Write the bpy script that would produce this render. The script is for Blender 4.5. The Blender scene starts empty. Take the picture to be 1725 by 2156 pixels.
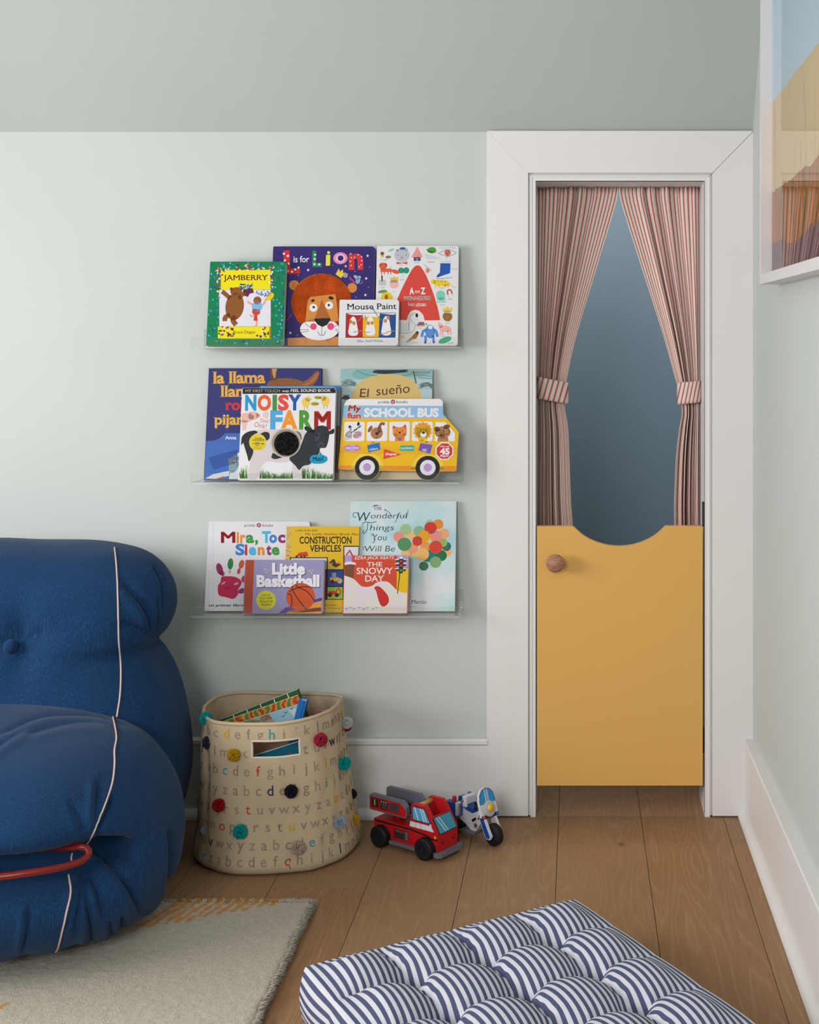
import bpy, bmesh, math, random
from mathutils import Vector, Matrix, Euler, noise
from mathutils.bvhtree import BVHTree
from mathutils.geometry import tessellate_polygon

scene = bpy.context.scene
C = scene.collection
R = math.radians

# ------------------------------------------------------------------ camera, world, light, exposure
F, VX, VY, CZ, WALL = 2675.0, 1215.0, 755.0, 1.092, 3.04     # focal length (px), vanishing point (px), eye height, far wall
cam_data = bpy.data.cameras.new('camera')
cam_data.sensor_fit = 'VERTICAL'
cam_data.sensor_height = 36.0
cam_data.lens = F / 2156.0 * 36.0
cam_data.shift_x = -(VX - 862.5) / 2156.0
cam_data.shift_y = (VY - 1078.0) / 2156.0
cam_data.clip_start = 0.05
cam = bpy.data.objects.new('camera', cam_data)
cam.location = (0, 0, CZ)
cam.rotation_euler = (R(90), 0, 0)
C.objects.link(cam)
scene.camera = cam

scene.view_settings.view_transform = 'Standard'
scene.view_settings.look = 'None'
scene.view_settings.gamma = 1.0
scene.view_settings.use_curve_mapping = False
scene.view_settings.exposure = 0.0

world = bpy.data.worlds.new('world')
scene.world = world
world.use_nodes = True
world.node_tree.nodes['Background'].inputs[0].default_value = (0.75, 0.85, 1.0, 1)
world.node_tree.nodes['Background'].inputs[1].default_value = 0.6

def area_light(name, loc, rot, sx, sy, power, col, spread=180):
    d = bpy.data.lights.new(name, 'AREA')
    d.shape = 'RECTANGLE'; d.size = sx; d.size_y = sy; d.energy = power; d.color = col
    d.spread = R(spread)
    o = bpy.data.objects.new(name, d)
    o.location = loc; o.rotation_euler = rot
    C.objects.link(o)
    return o

LWX = -2.30                     # left wall
WIN1 = (0.70, 2.25, 0.70, 1.60)  # window in the left wall: y0 y1 z0 z1
FWY = -1.60                     # wall behind the camera
FILL_WIN = (-1.6, -0.3, 1.30, 2.40)  # unseen window added behind the camera for fill light: x0 x1 z0 z1
area_light('daylight_left_window', (LWX - 0.10, (WIN1[0]+WIN1[1])/2, (WIN1[2]+WIN1[3])/2), (0, R(-90), 0),
           WIN1[3]-WIN1[2], WIN1[1]-WIN1[0], 51.0, (1.0, 0.98, 0.99))
area_light('rear_fill_light', ((FILL_WIN[0]+FILL_WIN[1])/2, FWY - 0.10, (FILL_WIN[2]+FILL_WIN[3])/2), (R(90), 0, 0),
           FILL_WIN[1]-FILL_WIN[0], FILL_WIN[3]-FILL_WIN[2], 66.0, (1.0, 0.98, 0.99))  # fill light shining through the added rear opening
lamp = bpy.data.lights.new('closet_fill_light', 'AREA'); lamp.shape = 'DISK'; lamp.size = 0.30; lamp.energy = 7.5; lamp.color = (1.0, 0.95, 0.9)  # unseen light added inside the closet to brighten it
lo_ = bpy.data.objects.new('closet_fill_light', lamp); lo_.location = (0.10, 3.34, 1.86); lo_.rotation_euler = (R(48), 0, 0); C.objects.link(lo_)
scene.cycles.max_bounces = 10
scene.cycles.diffuse_bounces = 2
scene.cycles.transparent_max_bounces = 24
scene.cycles.caustics_reflective = False
scene.cycles.caustics_refractive = False

# ------------------------------------------------------------------ helpers
def P(px, py, Y):
    """point at depth Y that the photograph shows at (px, py)"""
    return Vector(((px - VX) * Y / F, Y, CZ - (py - VY) * Y / F))

def lin(c):
    out = []
    for v in c[:3]:
        v = v / 255.0
        out.append(v / 12.92 if v <= 0.04045 else ((v + 0.055) / 1.055) ** 2.4)
    return out

def rgba(c, g=1.0):
    return [min(0.92, v * g) for v in lin(c)] + [1.0]

class NT:
    """tiny node-tree builder"""
    def __init__(self, name):
        self.m = bpy.data.materials.new(name)
        self.m.use_nodes = True
        self.t = self.m.node_tree
        self.b = self.t.nodes['Principled BSDF']
    def n(self, typ, **kw):
        nd = self.t.nodes.new(typ)
        for k, v in kw.items():
            if k.startswith('i_'):
                key = k[2:]
                key = int(key) if key.isdigit() else key.replace('_', ' ')
                nd.inputs[key].default_value = v
            else:
                setattr(nd, k, v)
        return nd
    def l(self, a, b):
        self.t.links.new(a, b)
    def math(self, op, a, b=None, c=None):
        nd = self.n('ShaderNodeMath', operation=op)
        for i, v in enumerate((a, b, c)):
            if v is None: continue
            if isinstance(v, (int, float)): nd.inputs[i].default_value = v
            else: self.l(v, nd.inputs[i])
        return nd.outputs[0]
    def ramp(self, fac, stops, interp='LINEAR'):
        nd = self.n('ShaderNodeValToRGB')
        nd.color_ramp.interpolation = interp
        el = nd.color_ramp.elements
        while len(el) < len(stops): el.new(0.5)
        for e, (p, c) in zip(el, stops):
            e.position = p; e.color = c
        self.l(fac, nd.inputs[0])
        return nd.outputs[0]
    def mix(self, fac, a, b, mode='MIX'):
        nd = self.n('ShaderNodeMix', data_type='RGBA', blend_type=mode)
        for i, v in ((0, fac), (6, a), (7, b)):
            if isinstance(v, (int, float)): nd.inputs[i].default_value = v
            elif isinstance(v, (list, tuple)): nd.inputs[i].default_value = v
            else: self.l(v, nd.inputs[i])
        return nd.outputs[2]
    def coords(self, kind='Object', scale=(1, 1, 1), loc=(0, 0, 0), rot=(0, 0, 0)):
        tc = self.n('ShaderNodeTexCoord')
        mp = self.n('ShaderNodeMapping')
        mp.inputs['Scale'].default_value = scale
        mp.inputs['Location'].default_value = loc
        mp.inputs['Rotation'].default_value = rot
        self.l(tc.outputs[kind], mp.inputs[0])
        return mp.outputs[0]
    def noise(self, vec, scale, detail=3, rough=0.5, dist=0.0):
        nd = self.n('ShaderNodeTexNoise')
        nd.inputs['Scale'].default_value = scale
        nd.inputs['Detail'].default_value = detail
        nd.inputs['Roughness'].default_value = rough
        nd.inputs['Distortion'].default_value = dist
        if vec is not None: self.l(vec, nd.inputs['Vector'])
        return nd.outputs[0]
    def bump(self, h, strength=0.3, dist=0.002):
        nd = self.n('ShaderNodeBump')
        nd.inputs['Strength'].default_value = strength
        nd.inputs['Distance'].default_value = dist
        self.l(h, nd.inputs['Height'])
        self.l(nd.outputs[0], self.b.inputs['Normal'])
    def set(self, rough=0.5, spec=0.3, **kw):
        self.b.inputs['Roughness'].default_value = rough
        self.b.inputs['Specular IOR Level'].default_value = spec
        for k, v in kw.items():
            self.b.inputs[k.replace('_', ' ')].default_value = v

_mats = {}
def mat(c, rough=0.5, spec=0.3, g=1.0, var=0.0, name=None, sheen=0.0, metallic=0.0):
    """plain painted or printed surface with a trace of procedural variation"""
    key = (tuple(c), rough, spec, g, var, sheen, metallic)
    if key in _mats: return _mats[key]
    t = NT(name or 'paint_%02x%02x%02x' % tuple(int(v) for v in c[:3]))
    col = rgba(c, g)
    if var:
        f = t.noise(t.coords('Object'), 40.0, 3)
        out = t.ramp(f, [(0.3, [v * (1 - var) for v in col[:3]] + [1]), (0.7, [min(1, v * (1 + var)) for v in col[:3]] + [1])])
        t.l(out, t.b.inputs['Base Color'])
    else:
        t.b.inputs['Base Color'].default_value = col
    t.set(rough, spec)
    if sheen: t.b.inputs['Sheen Weight'].default_value = sheen
    if metallic: t.b.inputs['Metallic'].default_value = metallic
    _mats[key] = t.m
    return t.m

class MB:
    """collects geometry; build() links it as ONE mesh object"""
    def __init__(self):
        self.v = []; self.f = []; self.m = []; self.mats = []; self.uv = {}
    def mi(self, m):
        if m is None: return 0
        if m not in self.mats: self.mats.append(m)
        return self.mats.index(m)
    def add(self, vs, fs, m=None, M=None):
        b = len(self.v); i = self.mi(m)
        for p in vs:
            p = Vector(p)
            self.v.append(M @ p if M is not None else p)
        for f in fs:
            self.f.append(tuple(b + k for k in f)); self.m.append(i)
        return b
    def box(self, x0, x1, y0, y1, z0, z1, m=None, M=None):
        vs = [(x0,y0,z0),(x1,y0,z0),(x1,y1,z0),(x0,y1,z0),(x0,y0,z1),(x1,y0,z1),(x1,y1,z1),(x0,y1,z1)]
        self.add(vs, [(0,3,2,1),(4,5,6,7),(0,1,5,4),(1,2,6,5),(2,3,7,6),(3,0,4,7)], m, M)
    def prism(self, pts, a, b, axis='y', m=None, M=None, mcap=None):
        """extrude a 2D outline (x,z for axis y; y,z for axis x; x,y for axis z) from a to b"""
        def q(p, t):
            if axis == 'y': return (p[0], t, p[1])
            if axis == 'x': return (t, p[0], p[1])
            return (p[0], p[1], t)
        n = len(pts)
        vs = [q(p, a) for p in pts] + [q(p, b) for p in pts]
        area = sum(pts[i][0]*pts[(i+1)%n][1]-pts[(i+1)%n][0]*pts[i][1] for i in range(n))
        tris = tessellate_polygon([[Vector((p[0], p[1], 0)) for p in pts]])
        side = [(i, (i+1)%n, n+(i+1)%n, n+i) for i in range(n)]
        self.add(vs, side, m, M)
        self.add(vs, [tuple(t) for t in tris], mcap or m, M)
        self.add(vs, [tuple(n + k for k in reversed(t)) for t in tris], mcap or m, M)
    def tube(self, path, r, n=10, m=None, closed=False, M=None, caps=True):
        path = [Vector(p) for p in path]
        k = len(path); rings = []
        up = Vector((0, 0, 1)); last = None
        for i, p in enumerate(path):
            a = path[(i-1) % k] if (closed or i > 0) else p
            b = path[(i+1) % k] if (closed or i < k-1) else p
            t = (b - a)
            t = t.normalized() if t.length > 1e-9 else Vector((0, 0, 1))
            if last is None:
                u = t.cross(up)
                if u.length < 1e-3: u = t.cross(Vector((1, 0, 0)))
            else:
                u = last - t * last.dot(t)
                if u.length < 1e-6: u = t.cross(Vector((1, 0, 0)))
            u.normalize(); w = t.cross(u); last = u
            rr = r[i] if isinstance(r, (list, tuple)) else r
            rings.append([p + (u*math.cos(2*math.pi*j/n) + w*math.sin(2*math.pi*j/n)) * rr for j in range(n)])
        vs = [v for g in rings for v in g]
        fs = []
        for i in range(k if closed else k-1):
            i2 = (i+1) % k
            for j in range(n):
                fs.append((i*n+j, i*n+(j+1)%n, i2*n+(j+1)%n, i2*n+j))
        if caps and not closed:
            fs.append(tuple(range(n-1, -1, -1))); fs.append(tuple((k-1)*n+j for j in range(n)))
        self.add(vs, fs, m, M)
    def lathe(self, prof, n=32, m=None, M=None):
        """profile of (radius, height) round the local z axis"""
        vs = []; fs = []
        k = len(prof)
        for (r, z) in prof:
            for j in range(n):
                a = 2*math.pi*j/n
                vs.append((r*math.cos(a), r*math.sin(a), z))
        for i in range(k-1):
            for j in range(n):
                fs.append((i*n+j, i*n+(j+1)%n, (i+1)*n+(j+1)%n, (i+1)*n+j))
        fs.append(tuple(range(n-1, -1, -1))); fs.append(tuple((k-1)*n+j for j in range(n)))
        self.add(vs, fs, m, M)
    def grid(self, nu, nv, fn, m=None, closeu=False):
        vs = [fn(i/(nu if closeu else nu-1), j/(nv-1)) for j in range(nv) for i in range(nu)]
        fs = []
        for j in range(nv-1):
            for i in range(nu if closeu else nu-1):
                i2 = (i+1) % nu
                fs.append((j*nu+i, j*nu+i2, (j+1)*nu+i2, (j+1)*nu+i))
        return self.add(vs, fs, m)
    def build(self, name, m=None, parent=None, smooth=False, bevel=0, seg=2, angle=35, merge=False, recalc=True):
        me = bpy.data.meshes.new(name)
        me.from_pydata([tuple(p) for p in self.v], [], self.f)
        ms = self.mats or [m]
        for q in ms: me.materials.append(q)
        if len(ms) > 1:
            me.polygons.foreach_set('material_index', self.m)
        if merge or recalc:
            bm = bmesh.new(); bm.from_mesh(me)
            if merge: bmesh.ops.remove_doubles(bm, verts=bm.verts, dist=1e-5)
            if recalc: bmesh.ops.recalc_face_normals(bm, faces=bm.faces)
            bm.to_mesh(me); bm.free()
        if smooth:
            me.polygons.foreach_set('use_smooth', [True]*len(me.polygons))
        o = bpy.data.objects.new(name, me)
        C.objects.link(o)
        if parent is not None: o.parent = parent
        if bevel:
            md = o.modifiers.new('bevel', 'BEVEL'); md.width = bevel; md.segments = seg
            md.limit_method = 'ANGLE'; md.angle_limit = R(angle)
        return o

def sharp(o, deg=40):
    """smooth shading with creases kept"""
    me = o.data
    me.polygons.foreach_set('use_smooth', [True]*len(me.polygons))
    me.set_sharp_from_angle(angle=R(deg))
    return o

def tag(o, label, cat, group=None, kind=None):
    if label: o['label'] = label
    if cat: o['category'] = cat
    if group: o['group'] = group
    if kind: o['kind'] = kind
    return o

def struct(o, label=None):
    o['kind'] = 'structure'
    if label: o['label'] = label
    return o

def thing(name, loc, label, cat, group=None, rot=(0, 0, 0)):
    o = bpy.data.objects.new(name, None)
    o.empty_display_size = 0.05
    o.location = loc; o.rotation_euler = rot
    C.objects.link(o)
    return tag(o, label, cat, group)

def srnd(seed):
    return random.Random(seed)
# ------------------------------------------------------------------ the room
RWX = 0.4205                      # right wall
KNEE = 1.634                      # height of the far (knee) wall
SL = math.tan(R(57))              # slope of the raked ceiling
TOPZ = 2.55
SLY = WALL - (TOPZ - KNEE) / SL   # where the rake meets the flat ceiling
CAS = 3.022                       # front face of the door casing
def px_x(px, Y): return (px - VX) * Y / F
def px_z(py, Y): return CZ - (py - VY) * Y / F
DX0, DX1 = px_x(1128, CAS), px_x(1485, CAS)     # clear door opening
DZ = px_z(380, CAS)
CX0, CX1 = px_x(1027, CAS), RWX

def wall_paint(name, c, bump=0.05):
    t = NT(name)
    co = t.coords('Object')
    f = t.noise(co, 260.0, 2)
    g = t.noise(co, 3.0, 2)
    col = rgba(c)
    out = t.ramp(g, [(0.3, [v*0.985 for v in col[:3]]+[1]), (0.7, [v*1.01 for v in col[:3]]+[1])])
    t.l(out, t.b.inputs['Base Color'])
    t.bump(f, bump, 0.001)
    t.set(0.7, 0.2)
    return t.m
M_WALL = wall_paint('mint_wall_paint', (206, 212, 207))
M_CEIL = wall_paint('mint_ceiling_shaded', (186, 194, 188))  # wall mint darkened: the ceiling's shade is put into its colour
M_TRIM = wall_paint('white_trim_paint', (238, 235, 232), 0.02)
M_TRIM.node_tree.nodes['Principled BSDF'].inputs['Roughness'].default_value = 0.45
M_CLOSET = wall_paint('blue_grey_closet_paint', (121, 142, 156))

# far wall with the door opening
m = MB()
for (x0, x1, z0, z1) in ((LWX, DX0 - 0.012, 0, KNEE), (DX1 + 0.012, RWX, 0, KNEE), (DX0 - 0.012, DX1 + 0.012, DZ + 0.012, KNEE)):
    m.box(x0, x1, WALL, WALL + 0.10, z0, z1)
struct(m.build('wall_far', M_WALL))
# left wall with window opening; right wall; wall behind the camera
def gable(x0, x1, holes):
    """wall across the room following the raked ceiling: y from FWY to WALL"""
    m = MB()
    y0, y1, z0, z1 = holes
    m.box(x0, x1, FWY, y0, 0, TOPZ); 
    m.box(x0, x1, y0, y1, 0, z0); m.box(x0, x1, y0, y1, z1, TOPZ)
    m.prism([(y1, 0), (WALL + 0.10, 0), (WALL + 0.10, KNEE), (WALL, KNEE), (SLY, TOPZ), (y1, TOPZ)], x0, x1, axis='x')
    return m
struct(gable(LWX - 0.12, LWX, WIN1).build('wall_left', M_WALL))
m = MB()
m.prism([(FWY, 0), (WALL + 0.10, 0), (WALL + 0.10, KNEE), (WALL, KNEE), (SLY, TOPZ), (FWY, TOPZ)], RWX, RWX + 0.12, axis='x')
struct(m.build('wall_right', M_WALL))
m = MB()
x0, x1, z0, z1 = FILL_WIN
m.box(LWX, x0, FWY - 0.12, FWY, 0, TOPZ); m.box(x1, RWX, FWY - 0.12, FWY, 0, TOPZ)
m.box(x0, x1, FWY - 0.12, FWY, 0, z0); m.box(x0, x1, FWY - 0.12, FWY, z1, TOPZ)
struct(m.build('wall_near', M_WALL))
m = MB()
T = 0.08
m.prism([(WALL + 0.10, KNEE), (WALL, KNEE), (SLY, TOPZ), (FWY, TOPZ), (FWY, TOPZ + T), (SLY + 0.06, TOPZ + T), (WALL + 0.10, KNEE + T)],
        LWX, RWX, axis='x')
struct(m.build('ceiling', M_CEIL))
# closet behind the little door
m = MB()
KX0, KX1, KY1, KZ = -0.42, 0.62, 4.05, 1.95
m.box(KX0, KX1, KY1, KY1 + 0.05, 0, KZ)
m.box(KX0 - 0.05, KX0, WALL + 0.10, KY1 + 0.05, 0, KZ)
m.box(KX1, KX1 + 0.05, WALL + 0.10, KY1 + 0.05, 0, KZ)
m.box(KX0 - 0.05, KX1 + 0.05, WALL + 0.10, KY1 + 0.05, KZ, KZ + 0.05)
m.box(KX0, KX1, WALL + 0.10, WALL + 0.12, KNEE, KZ)
struct(m.build('wall_closet', M_CLOSET))
# jamb lining of the opening
m = MB()
m.box(DX0 - 0.012, DX0, CAS + 0.004, WALL + 0.125, 0, DZ)
m.box(DX1, DX1 + 0.012, CAS + 0.004, WALL + 0.125, 0, DZ)
m.box(DX0 - 0.012, DX1 + 0.012, CAS + 0.004, WALL + 0.125, DZ, DZ + 0.012)
struct(m.build('trim_1', M_TRIM))

# mitred door casing: profile of (distance from the opening, stand-off from the wall)
PROF = [(0.0, 0.0), (0.0, 0.010), (0.004, 0.0105), (0.006, 0.0135), (0.0095, 0.0155), (0.013, 0.0145), (0.0158, 0.0115), (0.0165, 0.0105),
        (0.0175, 0.0105), (0.0180, 0.0180), (0.1150, 0.0180), (0.1158, 0.0172), (0.1158, 0.0)]
def casing(ends):
    """ends: list of functions d -> (x, z) at the start and the end of the board"""
    m = MB(); n = len(PROF); vs = []
    for e in ends:
        for d, p in PROF:
            x, z = e(min(d, CW))
            vs.append((x, WALL - p, z))
    fs = [(i, (i+1) % n, n + (i+1) % n, n + i) for i in range(n)]
    fs += [tuple(range(n)), tuple(range(2*n-1, n-1, -1))]
    m.add(vs, fs)
    return m
CW = 0.1158
G = 0.0006                      # hairline gap at the mitres
zf = (KNEE - DZ) / CW
struct(sharp(casing([lambda d: (DX0 - d, 0.004), lambda d: (DX0 - d, DZ + d*zf - G*0.5)]).build('trim_2', M_TRIM), 30))
struct(sharp(casing([lambda d: (DX1 + d*(RWX-DX1)/CW, 0.004), lambda d: (DX1 + d*(RWX-DX1)/CW, DZ + d*zf - G*2.2)]).build('trim_3', M_TRIM), 30))
struct(sharp(casing([lambda d: (DX0 - d, DZ + d*zf), lambda d: (DX1 + d*(RWX-DX1)/CW, DZ + d*zf)]).build('trim_4', M_TRIM), 30))

# baseboards with a ledge and a quarter-round shoe
BH = 0.186
def qround(r, n=6):
    return [(r*math.cos(a), r*math.sin(a)) for a in [i*math.pi/2/n for i in range(n+1)]]
prof = [(0, 0)] + [(0.017 + q[0], q[1]) for q in qround(0.022)] + [(0.017, 0.022), (0.017, BH - 0.016), (0.021, BH - 0.012), (0.021, BH - 0.003), (0.018, BH), (0, BH)]
m = MB()
m.prism([(WALL - p, z + 0.001) for p, z in prof], LWX, CX0 - 0.0005, axis='x')
struct(sharp(m.build('baseboard_far', M_TRIM), 30))
profr = [(0, 0)] + [(0.020 + q[0], q[1]) for q in qround(0.017)] + [(0.020, 0.017), (0.020, BH - 0.014), (0.0245, BH - 0.008), (0.0245, BH - 0.002), (0.022, BH), (0, BH + 0.001)]
m = MB()
m.prism([(RWX - p, z + 0.001) for p, z in profr], FWY, CAS, axis='y')
struct(sharp(m.build('baseboard_right', M_TRIM), 30))

# windows: frame with sash bars and a pane
def window(idx, axis, c0, c1, z0, z1, pos):
    m = MB(); w = 0.05
    def bar(a0, a1, b0, b1):
        if axis == 'x': m.box(pos - 0.07, pos - 0.02, a0, a1, b0, b1)
        else: m.box(a0, a1, pos - 0.07, pos - 0.02, b0, b1)
    bar(c0, c1, z0, z0 + w); bar(c0, c1, z1 - w, z1); bar(c0, c0 + w, z0, z1); bar(c1 - w, c1, z0, z1)
    struct(m.build('window_%d' % idx, M_TRIM))
window(1, 'x', *WIN1, LWX)
window(2, 'y', *FILL_WIN, FWY)  # added opening out of view, there to admit the fill light

# oak floor: every plank a board of the one floor mesh, with its own tone
t = NT('oak_planks')
at = t.n('ShaderNodeAttribute', attribute_name='plank')
sep = t.n('ShaderNodeSeparateColor'); t.l(at.outputs['Color'], sep.inputs[0])
tc = t.n('ShaderNodeTexCoord')
vm = t.n('ShaderNodeVectorMath', operation='MULTIPLY_ADD')
t.l(at.outputs['Color'], vm.inputs[0]); vm.inputs[1].default_value = (7.0, 31.0, 11.0); t.l(tc.outputs['Object'], vm.inputs[2])
def scaled(s):
    mp = t.n('ShaderNodeMapping'); mp.inputs['Scale'].default_value = s; t.l(vm.outputs[0], mp.inputs[0]); return mp.outputs[0]
ring = t.noise(scaled((12.0, 1.1, 1.0)), 1.0, 1.5, 0.4, 0.15)
lines = t.math('SINE', t.math('MULTIPLY', ring, 150.0))
lines = t.math('MULTIPLY_ADD', lines, 0.5, 0.5)
fib = t.noise(scaled((420.0, 9.0, 1.0)), 1.0, 3, 0.6)
pore = t.noise(scaled((900.0, 26.0, 1.0)), 1.0, 2, 0.6)
blot = t.noise(scaled((7.0, 1.4, 1.0)), 1.0, 3)
base = t.ramp(sep.outputs[0], [(0.0, rgba((158, 124, 92))), (0.5, rgba((170, 133, 97))), (1.0, rgba((170, 125, 87)))])
base = t.mix(t.math('MULTIPLY', blot, 0.5), base, rgba((128, 96, 68)))
ce = t.math('MULTIPLY', t.math('POWER', lines, 5.0), t.math('MULTIPLY_ADD', fib, 0.9, -0.1))
base = t.mix(t.math('MULTIPLY', ce, t.math('MULTIPLY_ADD', sep.outputs[1], 0.4, 0.15)), base, rgba((196, 170, 138)))
base = t.mix(t.math('MULTIPLY', t.ramp(pore, [(0.5, (0, 0, 0, 1)), (0.75, (1, 1, 1, 1))]), 0.28), base, rgba((112, 82, 56)))
base = t.mix(t.math('MULTIPLY', t.ramp(fib, [(0.5, (0, 0, 0, 1)), (0.8, (1, 1, 1, 1))]), 0.3), base, rgba((190, 158, 122)))
kn = t.n('ShaderNodeTexVoronoi'); kn.inputs['Scale'].default_value = 1.0; t.l(scaled((3.1, 1.5, 1.0)), kn.inputs['Vector'])
base = t.mix(t.ramp(kn.outputs['Distance'], [(0.0, (0.85, 0.85, 0.85, 1)), (0.035, (0, 0, 0, 1))]), base, rgba((66, 46, 32)))
t.l(base, t.b.inputs['Base Color'])
t.bump(t.math('ADD', fib, t.math('MULTIPLY', lines, 0.4)), 0.12, 0.001)
t.set(0.55, 0.25)
M_OAK = t.m
M_GAP = mat((40, 28, 20), 0.9, 0.0)
rnd = srnd(5)
m = MB(); tones = []
PW = 0.196
for k in range(-12, 3):
    xa = -0.0435 + k * PW; xb = xa + PW
    joints = {0: 2.869, -1: 2.516, 1: 1.55, -2: 1.95, -3: 2.62}.get(k, rnd.uniform(1.2, 3.0))
    ys = [joints]
    while ys[-1] < KY1: ys.append(ys[-1] + 1.9)
    while ys[0] > FWY: ys.insert(0, ys[0] - 1.9)
    for a, b in zip(ys, ys[1:]):
        ya, yb = max(a, FWY), min(b, KY1)
        tone = (rnd.random(), rnd.random(), rnd.random(), 1)
        x0, x1 = max(xa + 0.0006, LWX), min(xb - 0.0006, 0.62)
        if x1 <= x0 or yb <= ya: continue
        m.box(x0, x1, ya + 0.0006, yb - 0.0006, -0.012, 0.0, M_OAK)
        tones += [tone] * 6
m.box(LWX, 0.62, FWY, KY1, -0.03, -0.010, M_GAP); tones += [(0, 0, 0, 1)] * 6
fl = m.build('floor', recalc=False)
ca = fl.data.color_attributes.new('plank', 'FLOAT_COLOR', 'CORNER')
vals = []
for p, tn in zip(fl.data.polygons, tones):
    for _ in p.loop_indices: vals += list(tn)
ca.data.foreach_set('color', vals)
struct(fl)

# ------------------------------------------------------------------ the yellow half door with its knob
t = NT('mustard_door_paint')
f = t.noise(t.coords('Object'), 320.0, 2)
t.b.inputs['Base Color'].default_value = rgba((232, 179, 98)); t.bump(f, 0.05, 0.001); t.set(0.5, 0.25)
M_YELLOW = t.m
DF = 3.026                        # front face of the half door
def dpt(px, py): return (px_x(px, DF), px_z(py, DF))
scoop = [(1204.6, 1108), (1209, 1110), (1214, 1115), (1228, 1127), (1247, 1138), (1270, 1146), (1288, 1149.5), (1305, 1150.5), (1322, 1149.5),
         (1340, 1146), (1362, 1138), (1381, 1127), (1395, 1115), (1400, 1110), (1403, 1108)]
def smooth_curve(pts, sub=4):
    out = []
    n = len(pts)
    for i in range(n-1):
        p0, p1, p2, p3 = pts[max(i-1, 0)], pts[i], pts[i+1], pts[min(i+2, n-1)]
        for s in range(sub):
            u = s / sub
            out.append(tuple(0.5*((2*p1[k]) + (-p0[k]+p2[k])*u + (2*p0[k]-5*p1[k]+4*p2[k]-p3[k])*u*u + (-p0[k]+3*p1[k]-3*p2[k]+p3[k])*u**3) for k in range(len(p1))))
    out.append(tuple(pts[-1]))
    return out
outline = [dpt(1131, 1654), dpt(1131, 1108)] + [dpt(*q) for q in smooth_curve(scoop, 3)] + [dpt(1480, 1108), dpt(1480, 1654)]
m = MB(); m.prism(outline, DF, DF + 0.019, axis='y')
door = struct(m.build('door_1', M_YELLOW, bevel=0.001, seg=1, angle=50), 'mustard yellow half door with a scooped top edge')
t = NT('beech_knob')
co = t.coords('Object', (60, 60, 400), rot=(R(8), R(14), 0))
f = t.noise(co, 1.0, 3, 0.6)
t.l(t.ramp(f, [(0.35, rgba((150, 100, 74))), (0.6, rgba((190, 140, 112)))]), t.b.inputs['Base Color']); t.set(0.45, 0.3)
M_KNOB = t.m
m = MB()
kp = [(0.006, 0.0), (0.007, 0.010), (0.010, 0.014), (0.0165, 0.018), (0.0205, 0.024), (0.0218, 0.030), (0.0208, 0.036), (0.017, 0.0415), (0.010, 0.045), (0.0001, 0.0462)]
m.lathe(kp, 36, M=Matrix.Translation((*[dpt(1170, 1182)[0]], DF, dpt(1170, 1182)[1])) @ Matrix.Rotation(R(90), 4, 'X'))
kb = m.build('door_knob', M_KNOB, door, smooth=True); kb['label'] = 'round beech knob'
# hinges on the right edge of the half door
for zc in (0.18, 0.72):
    m = MB(); m.tube([(px_x(1482.5, DF), DF + 0.012, zc - 0.03), (px_x(1482.5, DF), DF + 0.012, zc + 0.03)], 0.0035, 10)
    m.build('hinge', mat((60, 58, 55), 0.4, 0.5), door)

# ------------------------------------------------------------------ curtains
t = NT('ticking_stripe_cotton')
uvn = t.n('ShaderNodeUVMap')
sx = t.n('ShaderNodeSeparateXYZ'); t.l(uvn.outputs[0], sx.inputs[0])
fr = t.math('FRACT', sx.outputs[0])
cream, red = rgba((232, 220, 210)), rgba((186, 68, 60))
st = t.ramp(fr, [(0.0, (0, 0, 0, 1)), (0.22, (1, 1, 1, 1)), (0.52, (0, 0, 0, 1)), (0.58, (0.55, 0.55, 0.55, 1)), (0.64, (0, 0, 0, 1))], 'CONSTANT')
wv = t.noise(t.coords('UV', (60, 900, 1)), 1.0, 2)
st2 = t.math('MULTIPLY', st, t.math('MULTIPLY_ADD', wv, 0.4, 0.72))
t.l(t.mix(st2, cream, red), t.b.inputs['Base Color'])
t.set(0.85, 0.1)
M_TICK = t.m
def set_uv(o, fn):
    me = o.data
    uv = me.uv_layers.new(name='UVMap')
    for lp in me.loops:
        uv.data[lp.index].uv = fn(lp.vertex_index)
CY = 3.135
def interp(tab, y):
    if y <= tab[0][0]: return tab[0][1]
    for (a, va), (b, vb) in zip(tab, tab[1:]):
        if y <= b:
            u = (y-a)/(b-a); return va + (vb-va)*u
    return tab[-1][1]
def smooth_tab(tab): return smooth_curve(tab, 6)
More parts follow.
